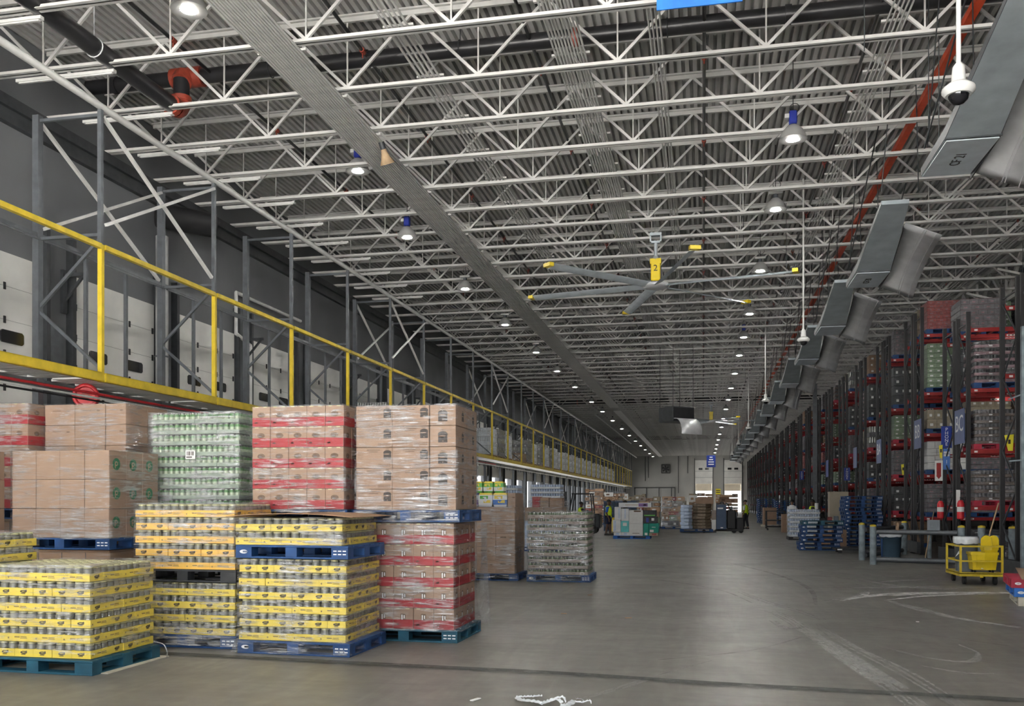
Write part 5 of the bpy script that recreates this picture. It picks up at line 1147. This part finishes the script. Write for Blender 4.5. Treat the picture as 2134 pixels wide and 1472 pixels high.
aisle_sign(37.7, 3.64, 'BA', 'sign_slate', .62, 'slate blue aisle sign on the rack end after BB'); aisle_sign(43.4, 3.66, None, 'sign_slate', .6, 'slate blue aisle sign on the fourth rack end')
aisle_sign(20.85, 3.55, None, 'sign_blue', .6, 'blue aisle sign at the frame edge'); aisle_sign(52.8, 3.5, None, 'sign_blue', .6, 'blue aisle sign far along the rack ends')
def phone_sign(x, y, z, label, big=True):
    t = thing('phone_sign', label, 'sign', (x, y, z)); ob('panel', MB().b2(-.14, .14, -.01, .01, .0, .62).mesh('p', 'sign_blue'), t)
    ob('lettering', text_mesh('P\nH\nO\nN\nE', .135, .002, 'sign_white', spacing=.78), t, (0, -.012, .315)).rotation_euler = (pi / 2, 0, 0)
    if big:
        ob('lower_panel', MB().b2(-.09, .09, -.008, .008, -.62, -.02).b2(-.08, .08, -.0095, -.008, -.24, -.10, 1).mesh('p', ['sign_sky', 'sign_white']), t)
        ob('numeral', text_mesh('1', .15, .002, 'sign_white'), t, (0, -.010, -.40)).rotation_euler = (pi / 2, 0, 0)
        ob('small_lettering', text_mesh('PHONE', .045, .001, 'sign_blue'), t, (0, -.011, -.17)).rotation_euler = (pi / 2, 0, 0)
phone_sign(6.80, 28.0, 3.22, 'narrow blue PHONE sign beside the BC rack end')
phone_sign(6.80, 46.36, 2.7, 'blue PHONE sign above the tan cabinet', False); phone_sign(6.80, 66.96, 3.2, 'small blue PHONE sign far along the rack ends', False)
t = thing('fire_sign', 'white sign with large red arrow pointing down over the extinguisher', 'sign', (6.57, 27.9, 2.28)); t.scale = (.8, 1, .85); ob('panel', MB().b2(-.13, .13, -.006, .006, 0, .68).mesh('p', 'label_white'), t)
ob('arrow', MB().prism_y([(0, .06), (.09, .17), (.075, .17), (.075, .60), (-.075, .60), (-.075, .17), (-.09, .17)], -.010, -.006).mesh('a', 'red_paint'), t)
for i, (x, y, z) in enumerate(((6.63, 27.95, 1.20), (6.66, 26.0, 1.22))):
    t = thing('fire_extinguisher', 'red fire extinguisher %s' % ('under the red arrow sign' if i == 0 else 'hung on the BC rack end upright'), 'fire extinguisher', (x, y, z))
    ob('tank', MB().lathe([(.0, 0), (.085, .01), (.09, .03), (.09, .42), (.06, .49), (.03, .51)], 16).lathe([(.0905, .2), (.0905, .33)], 16, 1).mesh('t', ['red_bright', 'label_white']), t); ob('valve', MB().cyl((0, 0, .51), (0, 0, .57), .02, 8).b2(-.02, .11, -.012, .012, .57, .595).mesh('v', 'black'), t); ob('hose', MB().tube([(.03, 0, .55), (.11, 0, .5), (.12, 0, .2)], .012, 6).mesh('v', 'black'), t)
for i, (x, y, z, w) in enumerate(((6.90, 22.9, 2.86, .2), (6.60, 27.8, 2.92, .10), (6.72, 33.4, 2.6, .12))):
    one('tag_sign', MB().prism_y([(-w / 2, .36), (w / 2, .38), (w / 2 - .02, 0), (-.02, 0)], -.004, .004).add([(-.02, -.006, .16), (.03, -.006, .16), (.03, -.006, .26), (-.02, -.006, .26)], [(0, 1, 2, 3)], 1).mesh('s', ['sign_yellow', 'ink']), 'slanted yellow tag hanging %s' % ('on the black upright nearest the frame edge', 'by the PHONE sign', 'on the BB rack end')[i], 'sign', (x, y, z))
for i, (x, y, z) in enumerate(((6.60, 26.0, 1.55), (7.95, 22.9, 1.5))): one('paper_notice', MB().b2(-.05, .05, -.004, .004, 0, .45).mesh('p', 'label_white'), 'white strip notice %s' % ('low on the BC rack end', 'on the upright next to the frame edge')[i], 'notice', (x, y, z))
t = thing('equipment_frame', 'pale blue grey upright frame at the frame edge beside the bollard', 'frame', (6.64, 21.1, 0)); ob('post', MB().b2(-.05, .05, -.05, .05, 0, 5.4).mesh('p', 'bollard'), t); ob('arm', MB().bar((-.3, 0, 3.86), (-.04, 0, 3.96), .03, .03).bar((-.28, 0, 2.55), (-.04, 0, 2.57), .03, .03).mesh('p', 'bollard'), t)
# ================================================================== GUARD RAILS, CART, PALLET STACKS BY THE RACKS
def bollard(x, y, h, r, label):
    t = thing('bollard', label, 'bollard', (x, y, 0), 0, 'guard bollards')
    ob('post', MB().cyl((0, 0, 0), (0, 0, h - .04), r, 18).mesh('p', 'bollard'), t)
    ob('cap', MB().lathe([(r, h - .04), (r, h - .015), (r * .85, h + .01), (0, h + .03)], 18).mesh('c', 'yellow_paint'), t, label='worn yellow cap')
bollard(4.48, 27.77, 1.06, .085, 'grey bollard at the far corner of the guard rail'); bollard(4.47, 25.94, 1.06, .085, 'scuffed grey bollard at the front corner of the guard rail')
bollard(6.50, 25.3, 1.06, .09, 'yellow capped bollard behind the yellow cart, ending the guard rail'); bollard(6.28, 31.0, 1.05, .085, 'bollard behind the guard rail beneath the red rack')
bollard(6.62, 29.2, .98, .06, 'slim pale bollard behind the grey bin box on the rail'); bollard(6.98, 25.3, 1.06, .09, 'bollard half hidden behind the mop handle'); bollard(7.42, 24.3, 1.07, .11, 'stout yellow capped bollard at the frame edge')
t = thing('guard_rail', 'grey tube guard rail between the front bollards', 'guard rail', (0, 0, 0))
ob('upper_tube', MB().cyl((4.56, 25.93, .88), (6.41, 25.32, .88), .065, 12).mesh('u', 'grey_steel'), t); ob('lower_tube', MB().cyl((4.56, 25.93, .14), (6.41, 25.32, .14), .07, 12).mesh('u', 'grey_steel'), t)
t = thing('guard_rail', 'guard rail running back from the corner bollard towards the racks', 'guard rail', (0, 0, 0))
ob('upper_tube', MB().cyl((4.56, 27.8, .88), (6.2, 30.95, .88), .065, 12).mesh('u', 'grey_steel'), t); ob('lower_tube', MB().cyl((4.56, 27.8, .14), (6.2, 30.95, .14), .07, 12).mesh('u', 'grey_steel'), t)
one('guard_rail', MB().cyl((7.06, 25.25, .78), (7.33, 24.4, .78), .08, 12).mesh('u', 'bollard'), 'short guard tube beside the stout bollard at the frame edge', 'guard rail')
b = MB(); b.b2(0, .30, 0, .22, 0, .02).b2(0, .30, .2, .22, .02, .27).b2(0, .012, 0, .2, .02, .27).b2(.288, .30, 0, .2, .02, .27).b2(.012, .288, 0, .012, .02, .09).b2(.012, .288, 0, .012, .23, .27).b2(.012, .07, 0, .012, .09, .23).b2(.24, .288, 0, .012, .09, .23)
one('parts_bin', b.mesh('pb', 'grey_plastic'), 'grey box with cut out window standing on the guard rail', 'bin', (5.72, 25.48, .94), -.3)
b = MB(); b.torus((0, 0, .1), .09, .022, 'x', 14, 6, 0, 0, 4.6).box(0, .02, .05, .05, .16, .1)
one('glove', b.mesh('gl', 'kraft_light'), 'pale pink work glove draped over the guard rail', 'glove', (5.05, 25.78, .93))
def trash_can(x, y, r, h, mat, label, band):
    t = thing('trash_can', label, 'trash can', (x, y, 0 if h > .7 else 0), 0)
    ob('body', MB().lathe([(r * .82, 0), (r * .84, .02), (r * .97, h * .9), (r, h * .9), (r, h), (r * .93, h), (r * .8, .04)], 22).mesh('b', mat), t)
    bm = MB(); rr = random.Random(2); V = []; n = 26
    for z, q in ((h + .012, .92), (h + .022, 1.03), (h * .93, 1.06), (h * .80, 1.03 if not band else 1.05)):
        for k in range(n): a = 2 * pi * k / n; w = 1 + .03 * rr.random(); V.append((cos(a) * r * q * w, sin(a) * r * q * w, z + (.03 * rr.random() if q > 1 and z < h * .9 else 0)))
    bm.add(V, [(j * n + k, j * n + (k + 1) % n, j * n + n + (k + 1) % n, j * n + n + k) for j in range(3) for k in range(n)], 0, True)
    ob('liner_bag', bm.mesh('l', 'white_wrap'), t, label='white bin liner'); return t
t = trash_can(5.42, 28.6, .31, .80, 'blue_plastic', 'blue trash can with white liner behind the guard rail', False); ob('stripe', MB().b2(-.29, -.25, -.13, -.11, .02, .6).mesh('s', 'blue_paint'), t)
# yellow cart
cart = thing('utility_cart', 'yellow framed utility cart on black casters carrying bin and mop bucket', 'cart', (5.12, 20.05, 0))
ob('deck', MB().b2(0, .82, 0, 1.1, .22, .235, 1).b2(0, .82, 0, .03, .17, .25).b2(0, .82, 1.07, 1.1, .17, .25).b2(0, .03, .03, 1.07, .17, .25).b2(.79, .82, .03, 1.07, .17, .25).b2(.38, .44, -.012, 0, .15, .21).mesh('d', ['yellow_paint', 'pallet_white']), cart)
for x, y in ((.02, .02), (.80, .02), (.02, 1.08), (.80, 1.08)): ob('post', MB().b2(x - .02, x + .02, y - .02, y + .02, .25, .80).mesh('p', 'yellow_paint'), cart)
for z in (.50, .80):
    for a, c in (((.04, .02), (.78, .02)), ((.80, .04), (.80, 1.06)), ((.04, 1.08), (.78, 1.08)), ((.02, .04), (.02, 1.06))): ob('rail', MB().bar((a[0], a[1], z - .02), (c[0], c[1], z - .02), .032, .032).mesh('r', 'yellow_paint'), cart)
for x, y in ((.12, .14), (.70, .14), (.12, .96), (.70, .96)): ob('caster', MB().cyl((x - .03, y, .075), (x + .03, y, .075), .075, 14).b2(x - .04, x + .04, y - .03, y + .03, .14, .17).mesh('c', 'rubber'), cart)
t = trash_can(5.42, 20.75, .235, .70, 'grey_plastic', 'grey trash can with white liner standing on the yellow cart', True); t.location.z = .237
b = MB(); b.add([(-.13, -.24, .46), (-.17, -.27, .40), (-.28, -.27, .30), (-.20, -.22, .42)], [(0, 1, 2, 3)]); ob('liner_tail', b.mesh('lt', 'white_wrap'), t)
t = thing('mop_bucket', 'yellow mop bucket with wringer standing on the yellow cart', 'mop bucket', (5.62, 20.32, .237))
b = MB(); 
def tub(b, x0, x1, y0, y1, z0, z1, k):
    cx, cy = (x0 + x1) / 2, (y0 + y1) / 2; V = []
    for z, q in ((z0, k), (z1 - .05, 1), (z1 - .05, 1.06), (z1, 1.06), (z1, .98), (z0 + .03, k * .92)):
        for a, c in ((x0, y0), (cx, y0 - .02), (x1, y0), (x1, y1), (cx, y1 + .02), (x0, y1)): V.append((cx + (a - cx) * q, cy + (c - cy) * q, z))
    b.add(V, [(j * 6 + i, j * 6 + (i + 1) % 6, j * 6 + 6 + (i + 1) % 6, j * 6 + 6 + i) for j in range(5) for i in range(6)]); b.add(V[:6], [(5, 4, 3, 2, 1, 0)]); b.add(V[-6:], [tuple(range(6))])
tub(b, -.25, .25, -.16, .16, .06, .42, .86); ob('bucket', b.mesh('b', 'yellow_plastic'), t)
for x in (-.02, .02): ob('front_rib', MB().b2(x * 8 - .006, x * 8 + .006, -.175, -.16, .1, .36).mesh('r', 'yellow_plastic'), t)
b = MB(); tub(b, .0, .26, -.13, .13, .36, .52, .8)
for x in (.0, .15):
    b.prism_y([(x - .02, .5), (x + .20 - .02, .5)] + [(x + .08 + .10 * cos(a), .66 + .10 * sin(a)) for a in [k * pi / 8 for k in range(9)]], .02 + x * .3, .05 + x * .3)
ob('wringer', b.mesh('w', 'yellow_plastic'), t); ob('handle', MB().tube([(-.02, -.1, .44), (.16, -.12, .46), (.16, .0, .72)], .012, 6).mesh('h', 'yellow_plastic'), t)
for x in (-.17, .17):
    for y in (-.1, .1): ob('caster', MB().cyl((x - .015, y, .03), (x + .015, y, .03), .03, 10).mesh('c', 'rubber'), t)
t = thing('mop', 'wooden handled mop leaning up out of the yellow bucket', 'mop', (0, 0, 0)); ob('handle', MB().cyl((5.60, 20.26, .50), (6.05, 20.75, 1.66), .015, 8).mesh('h', 'wood'), t); ob('head', MB().lathe([(.03, 0), (.08, -.10), (.09, -.2)], 10, 0, (5.59, 20.25, .52)).mesh('h', 'shirt_white'), t)
t = thing('broom', 'broom with pale handle leaning against the rack behind the rail', 'broom', (0, 0, 0)); ob('handle', MB().cyl((5.98, 26.9, .10), (6.30, 27.3, 1.40), .014, 8).mesh('h', 'wood'), t); ob('head', MB().b2(5.9, 6.06, 26.8, 26.96, 0, .14).mesh('h', 'grey_plastic'), t)
# empty pallet stacks
def pstack(x, y, n, mats, nm, rz, group, Wd=1.36, D=1.1, jit=.03, z0=0):
    r = random.Random(n + len(nm))
    for k in range(n): pallet(x + r.uniform(-jit, jit), y + r.uniform(-jit, jit), z0 + k * (PH + .001), Wd, D, mats[k % len(mats)], '%s, %s from the bottom' % (nm, nth(k + 1)), rz + r.uniform(-.015, .015), group, True)
pstack(3.30, 32.9, 7, ['blue_paint'] * 6 + ['blue_teal'], 'empty blue pallet in the low stack by the guard rail', -.03, 'low stack of empty blue pallets', jit=.06)
pstack(5.28, 36.6, 13, ['blue_paint'], 'empty blue pallet in the tall stack by the racks', .04, 'tall stack of empty blue pallets', 1.36, 1.0, jit=.05)
pstack(4.2, 74.0, 13, ['blue_paint'], 'empty blue pallet in the far stack beside the aisle', .0, 'far stack of empty blue pallets', jit=.05); pstack(5.3, 70.5, 12, ['blue_paint'], 'empty blue pallet in the far stack by the rack ends', .0, 'second far stack of blue pallets', 1.36, 1.1, jit=.05)
def turned(x, y, rz, u, v): return (x + u * cos(rz) - v * sin(rz), y + u * sin(rz) + v * cos(rz))
rz0 = -.20
for k, (mat, nm, dx) in enumerate((('pallet_white', 'white wooden pallet at the bottom of the small stack by the cart', .06), ('blue_bright', 'bright blue pallet in the middle of the small stack by the cart', 0), ('pallet_red', 'dark red pallet on top of the small stack by the cart', -.04))):
    x, y = turned(4.94, 16.15, rz0, dx, 0); pallet(x, y, k * (PH + .001), 1.2, 1.36, mat, nm, rz0, None, mat != 'pallet_white')
b = MB(); x, y = 0, 0; b.add([(.10, -.1, .0), (1.1, -.1, .02), (1.1, 1.2, .02), (.14, 1.22, .10), (.3, .4, .035), (.10, -.1, .008), (1.1, -.1, .028), (1.1, 1.2, .028), (.14, 1.22, .108), (.3, .4, .043)], [(0, 4, 1), (1, 4, 2), (2, 4, 3), (3, 4, 0), (5, 6, 9), (6, 7, 9), (7, 8, 9), (8, 5, 9), (0, 1, 6, 5), (1, 2, 7, 6), (2, 3, 8, 7), (3, 0, 5, 8)])
one('cardboard_sheet', b.mesh('cs', 'kraft'), 'curled brown cardboard sheet lying on the dark red pallet', 'cardboard', (4.94, 16.15, 3 * (PH + .001)), rz0)
one('flat_dolly', MB().b2(0, 1.7, 0, .9, .09, .15).b2(.05, .2, -.006, 0, .1, .14, 1).b2(.1, .2, .1, .2, 0, .09).b2(1.5, 1.6, .1, .2, 0, .09).b2(.1, .2, .7, .8, 0, .09).b2(1.5, 1.6, .7, .8, 0, .09).mesh('fd', ['black', 'label_white']), 'flat black platform lying in front of the blue pallets', 'platform', (4.25, 31.35, 0))
# wrapped water bottles
load(3.66, 41.5, 0, 1.35, 1.1, 1.2, 'water', 'white wrapped load of water bottles beside the blue pallets', 'black', 0, None, 'film_heavy')
one('paper_roll', MB().cyl((0, 0, 0), (0, 0, .26), .08, 14).mesh('pr', 'label_white'), 'white paper roll standing on the water bottle load', 'roll', (4.86, 41.7, 1.36))
for i, (x, y, w, d, h, lab) in enumerate(((4.2, 51.5, .4, .6, 1.0, 'narrow brown carton standing behind the water bottle load'), (4.2, 36.5, .55, .6, .5, 'small pale carton by the tall blue pallet stack'), (4.75, 36.2, .55, .8, .62, 'brown carton between the two blue pallet stacks'), (3.95, 63, .85, .9, 1.15, 'tall brown carton on a white pallet far along the aisle'))):
    carton(x, y, 0 if i != 3 else .12, w, d, h, 'plain', lab, None)
one('pallet', pallet_mesh(1.1, 1.0, 'pallet_white'), 'white pallet under the tall brown carton far along the aisle', 'pallet', (3.82, 62.95, -.02))
b = MB(); b.cbox(0, 1.1, 0, .8, .55, .62, .02).cbox(0, 1.1, 0, .8, .18, .26, .02).b2(0, .06, 0, .06, .1, 1.15).b2(1.04, 1.1, 0, .06, .1, 1.15).b2(0, .06, .74, .8, .1, 1.15).b2(1.04, 1.1, .74, .8, .1, 1.15).b2(0, 1.1, 0, .05, 1.1, 1.15)
for x in (.1, 1.0):
    for y in (.1, .7): b.cyl((x - .03, y, .07), (x + .03, y, .07), .07, 10)
one('work_cart', b.mesh('wc', 'black'), 'black shelf cart in the aisle before the brown carton', 'cart', (3.6, 55, 0))
t = thing('tool_cabinet', 'tall tan cabinet standing at the rack ends behind the worker', 'cabinet', (5.85, 45.2, 0)); ob('body', MB().cbox(0, .85, 0, .6, 0, 2.15, .015).mesh('b', 'tan_panel'), t); ob('door', MB().b2(.03, .41, -.015, 0, .08, 2.1).mesh('d', 'tan_panel'), t); ob('door', MB().b2(.44, .82, -.015, 0, .08, 2.1).mesh('d', 'tan_panel'), t)
b = MB(); b.cbox(0, .9, 0, .7, .72, .78, .01); b.b2(.05, .1, .05, .1, 0, .72).b2(.8, .85, .05, .1, 0, .72).b2(.05, .1, .6, .65, 0, .72).b2(.8, .85, .6, .65, 0, .72)
one('work_table', b.mesh('wt', 'dark_steel'), 'small dark work table the vested worker reaches across', 'table', (5.15, 42.7, 0)); 
for i in range(3): one('tool_box', MB().cbox(0, .2, 0, .2, 0, .16 + .05 * i, .02).mesh('tb', ('dark_load', 'red_load', 'grey_plastic')[i]), ('dark', 'reddish', 'grey')[i] + ' small box on the work table before the vested worker', 'box', (5.2 + i * .27, 42.9, .782))
# ================================================================== FLOOR LITTER
b = MB(); rr = random.Random(9)
def strip(pts, w, z):
    V = []; P = spline([Vector(p) for p in pts], 6); n = len(P)
    for i, p in enumerate(P):
        a = P[max(0, i - 1)]; c = P[min(n - 1, i + 1)]; t_ = (c - a).normalized(); q = Vector((-t_.y, t_.x, 0)); ww = w * (.5 + .5 * sin(pi * (i + .7) / n)) * rr.uniform(.8, 1.2); zz_ = z + .014 * abs(sin(i * 1.3))
        V += [(p.x + q.x * ww, p.y + q.y * ww, p.z + zz_), (p.x - q.x * ww, p.y - q.y * ww, p.z + zz_ * .4)]
    b.add(V, [(2 * i + 1, 2 * i + 3, 2 * i + 2, 2 * i) for i in range(n - 1)], 0, True)
strip([(-1.57, 7.66, .01), (-1.50, 7.55, .012), (-1.38, 7.49, .02), (-1.30, 7.42, .02)], .028, .006); strip([(-1.57, 7.66, .012), (-1.50, 7.69, .012), (-1.43, 7.70, .015), (-1.36, 7.76, .012)], .012, .006); strip([(-1.31, 7.42, .016), (-1.26, 7.53, .02), (-1.20, 7.57, .03), (-1.14, 7.48, .016)], .022, .006)
strip([(-1.26, 7.55, .016), (-1.17, 7.66, .03), (-1.12, 7.53, .016)], .008, .008); strip([(-1.15, 7.42, .012), (-1.08, 7.45, .016), (-1.06, 7.6, .02)], .030, .005); strip([(-1.06, 7.58, .014), (-.98, 7.58, .012), (-1.0, 7.68, .012), (-1.06, 7.7, .012)], .007, .005); strip([(-.98, 7.58, .012), (-.93, 7.62, .02), (-.91, 7.56, .01)], .005, .004)
one('torn_wrap', b.mesh('tw', 'white_wrap'), 'torn strip of white plastic lying on the concrete floor', 'litter')
for i, (x, y, l) in enumerate(((-2.05, 13.6, .09), (-1.06, 13.3, .10), (-2.0, 16.4, .08), (-1.9, 7.55, .12), (2.95, 13.7, .03))):
    one('paper_scrap', MB().cbox(-l / 2, l / 2, -.02, .02, .003, .012, .003).mesh('ps', 'kraft_light' if i < 3 else 'label_white'), ('tan scrap on the floor beyond the torn white plastic', 'reddish brown scrap on the floor in the aisle', 'pale scrap on the floor by the red stack', 'white sliver lying beside the torn white plastic', 'tiny white scrap under the small pallet stack aisle')[i], 'litter', (x, y, 0), i * .4)
# ================================================================== PEOPLE
def skin_obj(name, pts, edges, rad, mat, parent, root=0, sub=1):
    me = bpy.data.meshes.new(name); me.from_pydata([tuple(p) for p in pts], edges, []); o = ob(name, me, parent)
    sk = o.modifiers.new('skin', 'SKIN'); sk.use_smooth_shade = True; lay = me.skin_vertices[0].data if me.skin_vertices else None
    if lay is None:
        bpy.context.view_layer.objects.active = o; lay = me.skin_vertices[0].data
    for i, r in enumerate(rad): lay[i].radius = (r, r) if not isinstance(r, tuple) else r; lay[i].use_root = (i == root)
    o.modifiers.new('sub', 'SUBSURF').levels = sub; o.modifiers['sub'].render_levels = sub
    dg = bpy.context.evaluated_depsgraph_get(); m2 = bpy.data.meshes.new_from_object(o.evaluated_get(dg)); o.modifiers.clear(); o.data = m2
    m2.materials.clear(); m2.materials.append(M[mat]); 
    for p in m2.polygons: p.use_smooth = True; p.material_index = 0
    return o
def person(label, loc, rz, skinmat, top, bottom, pose='stand', vest=True, cap=False, shorts=False, reach=0., scale=1.):
    # built facing +x; y is sideways
    t = thing('person', label, 'person', loc, rz); J = {}
    seat = pose == 'sit'; hz = .93 if not seat else .80
    def J_(n, p): J[n] = Vector(p)
    J_('pel', (0, 0, hz)); J_('bel', (.0, 0, hz + .14)); J_('che', (.02, 0, hz + .36)); J_('nec0', (.0, 0, hz + .52)); J_('nec', (.01, 0, hz + .565)); J_('hd0', (.03, 0, hz + .635)); J_('hd1', (.03, 0, hz + .725)); J_('hd2', (.02, 0, hz + .80))
    for s, n in ((1, 'l'), (-1, 'r')):
        J_('sh' + n, (0, s * .185, hz + .46))
        if seat or reach: J_('el' + n, (.16, s * .23, hz + .20)); J_('wr' + n, (.40, s * .16, hz + .20 + reach * .1)); J_('pa' + n, (.47, s * .15, hz + .20 + reach * .1)); d = Vector((1, 0, -.1))
        else: J_('el' + n, (-.03 + .02 * s, s * .235, hz + .18)); J_('wr' + n, (.07, s * .23, hz - .06)); J_('pa' + n, (.085, s * .225, hz - .14)); d = Vector((.12, 0, -1))
        for k in range(4):
            o_ = (k - 1.5) * .021; ln = (.066, .078, .074, .056)[k]
            ax = Vector((1, 0, 0)) if d.z < -.5 else Vector((0, 1, 0))
            J_('f%d%s' % (k, n), J['pa' + n] + ax * o_ + d * .035); J_('g%d%s' % (k, n), J['f%d%s' % (k, n)] + d * ln * .6 + Vector((0, -s * .008, -.003)))
            J_('h%d%s' % (k, n), J['g%d%s' % (k, n)] + d * ln * .5 + Vector((.0, -s * .02, -.008)))
        J_('t0' + n, J['wr' + n].lerp(J['pa' + n], .6) + Vector((.035, -s * .02, 0) if d.z < -.5 else (0.01, -s * .04, .0))); J_('t1' + n, J['t0' + n] + d * .05 + Vector((.008, -s * .006, 0)))
        J_('hip' + n, (0, s * .095, hz - .05))
        if seat: J_('kn' + n, (.42, s * .12, hz - .03)); J_('an' + n, (.46, s * .12, hz - .45)); J_('to' + n, (.62, s * .12, hz - .50))
        else: st = .05 * s; J_('kn' + n, (.02 + st, s * .105, .49)); J_('an' + n, (-.03 + st * 1.6, s * .11, .085)); J_('to' + n, (.14 + st * 1.6, s * .125, .045))
    E_ = [('pel', 'bel'), ('bel', 'che'), ('che', 'nec0'), ('nec0', 'nec'), ('nec', 'hd0'), ('hd0', 'hd1'), ('hd1', 'hd2')]
    Rd = dict(pel=.13, bel=.12, che=.125, nec0=.085, nec=.066, hd0=.088, hd1=.112, hd2=.092)
    for n in 'lr':
        E_ += [('che', 'sh' + n), ('sh' + n, 'el' + n), ('el' + n, 'wr' + n), ('wr' + n, 'pa' + n), ('pel', 'hip' + n), ('hip' + n, 'kn' + n), ('kn' + n, 'an' + n), ('an' + n, 'to' + n), ('wr' + n, 't0' + n), ('t0' + n, 't1' + n)]
        Rd.update({'sh' + n: .075, 'el' + n: .053, 'wr' + n: .034, 'pa' + n: (.030, .022), 'hip' + n: .108, 'kn' + n: .072, 'an' + n: .052, 'to' + n: .038, 't0' + n: .012, 't1' + n: .010})
        for k in range(4): E_ += [('pa' + n, 'f%d%s' % (k, n)), ('f%d%s' % (k, n), 'g%d%s' % (k, n)), ('g%d%s' % (k, n), 'h%d%s' % (k, n))]; Rd.update({'f%d%s' % (k, n): .010, 'g%d%s' % (k, n): .009, 'h%d%s' % (k, n): .008})
    def build(name, keys, mat, grow=0., rep=None, root=None):
        kk = [k for k in J if k in keys]; ix = {k: i for i, k in enumerate(kk)}; P = [(rep or {}).get(k, J[k]) for k in kk]
        rad = [(tuple(a + grow for a in Rd[k]) if isinstance(Rd[k], tuple) else Rd[k] + grow) for k in kk]
        return skin_obj(name, P, [(ix[a], ix[b_]) for a, b_ in E_ if a in ix and b_ in ix], rad, mat, t, ix.get(root or 'pel', 0), 1)
    body = build('body', set(J), skinmat)
    h = J['hd1']
    ob('face', MB().lathe([(.0, -.035), (.016, -.03), (.012, .0), (.006, .03), (0, .032)], 8, 0, (h.x + .108, 0, h.z - .015)).lathe([(0, -.012), (.013, 0), (0, .012)], 8, 1, (h.x + .098, .034, h.z + .02)).lathe([(0, -.012), (.013, 0), (0, .012)], 8, 1, (h.x + .098, -.034, h.z + .02)).box(h.x + .094, 0, h.z - .07, .02, .05, .012, 2).lathe([(0, -.032), (.016, 0), (0, .032)], 8, 0, (h.x, .098, h.z)).lathe([(0, -.032), (.016, 0), (0, .032)], 8, 0, (h.x, -.098, h.z)).mesh('f', [skinmat, 'lens_black', 'pallet_red']), t)
    b_ = MB(); n = 14; V = []
    for k in range(6):
        a = k / 5 * pi / 2 * 1.12 - .22
        for q in range(n): th = 2 * pi * q / n; V.append((h.x - .014 + .122 * cos(a) * cos(th) * (1.0 if cos(th) < .3 else .93), .116 * cos(a) * sin(th), h.z + .035 + .10 * sin(a)))
    b_.add(V, [(j * n + k, j * n + (k + 1) % n, j * n + n + (k + 1) % n, j * n + n + k) for j in range(5) for k in range(n)], 0, True); b_.add(V[-n:], [tuple(range(n))])
    if cap: b_.prism_z([(h.x + .07, -.08), (h.x + .19, -.05), (h.x + .19, .05), (h.x + .07, .08)], h.z + .045, h.z + .06)
    ob('cap' if cap else 'hair', b_.mesh('h', 'black' if cap else 'hair'), t)
    def loft(b, rings, n=18):
        V = []
        for z, rx, ry in rings:
            for q in range(n): th = 2 * pi * q / n; V.append((.012 + rx * cos(th), ry * sin(th), z))
        m = len(rings); return b.add(V, [(j * n + k, j * n + (k + 1) % n, j * n + n + (k + 1) % n, j * n + n + k) for j in range(m - 1) for k in range(n)], 0, True)
    sb_ = loft(MB(), [(hz - .10, .148, .19), (hz + .08, .14, .178), (hz + .3, .148, .20), (hz + .42, .138, .212), (hz + .49, .115, .19), (hz + .535, .085, .11), (hz + .55, .075, .08)])
    for n in 'lr': sb_.cyl(J['sh' + n] + Vector((0, 0, .01)), J['sh' + n].lerp(J['el' + n], .85), .078, 12, 0, .066)
    ob('shirt', sb_.mesh('shirt', top), t)
    if vest: ob('vest', loft(MB(), [(hz - .03, .162, .206), (hz + .10, .153, .192), (hz + .3, .162, .212), (hz + .42, .152, .208), (hz + .50, .128, .165), (hz + .545, .095, .11)]).mesh('vest', 'vest'), t, label='bright yellow safety vest')
    legs = {'pel', 'hipl', 'hipr', 'knl', 'knr'}
    if shorts: build('shorts', legs, bottom, .024, {'kn' + n: J['hip' + n].lerp(J['kn' + n], .95) for n in 'lr'})
    else: build('trousers', legs | {'anl', 'anr'}, bottom, .018, {'an' + n: J['an' + n] + Vector((0, 0, .03)) for n in 'lr'})
    for n in 'lr':
        p, q = J['an' + n], J['to' + n]; z0 = q.z - .045
        s_ = MB(); V = []
        for z, k in ((0, 1.0), (.03, 1.04), (.07, .9), (.10, .6)):
            for a in range(10): th = 2 * pi * a / 10; V.append((p.x + .07 + cos(th) * .14 * k - (.03 if k < .8 else 0), p.y + (.012 if n == 'l' else -.012) + sin(th) * .052 * k, z0 + z))
        s_.add(V, [(j * 10 + k, j * 10 + (k + 1) % 10, j * 10 + 10 + (k + 1) % 10, j * 10 + 10 + k) for j in range(3) for k in range(10)], 0, True); s_.add(V[:10], [tuple(range(9, -1, -1))]); s_.add(V[-10:], [tuple(range(10))]); ob('shoe', s_.mesh('s', 'rubber'), t)
    t.scale = (scale,) * 3; return t
person('person in blue shirt, yellow vest and navy shorts standing by the white boxes', (-4.62, 45.5, 0), -.12, 'skin', 'shirt_blue', 'shorts', shorts=True, scale=1.0)
person('person in dark cap and yellow vest seated on the forklift', (-6.27, 47.52, .02), .5, 'skin', 'shirt_dark', 'shirt_dark', 'sit', True, True)
person('person standing behind the white box load, only dark head showing', (-3.98, 47.6, 0), -.4, 'skin', 'shirt_dark', 'shirt_dark', vest=False, scale=.98)
person('person in yellow vest reaching over the dark work table', (4.82, 43.1, 0), 0, 'skin', 'shirt_dark', 'shirt_dark', reach=1., scale=1.0)
person('person in white shirt standing at the rack ends behind the water bottles', (5.0, 54.5, 0), 1.2, 'skin_tan', 'shirt_white', 'shirt_dark', vest=False, scale=1.0)
person('person in yellow vest standing behind the rider truck by the far doorway', (2.55, 57.5, 0), 2.6, 'skin_tan', 'shirt_white', 'shirt_dark', scale=1.0)
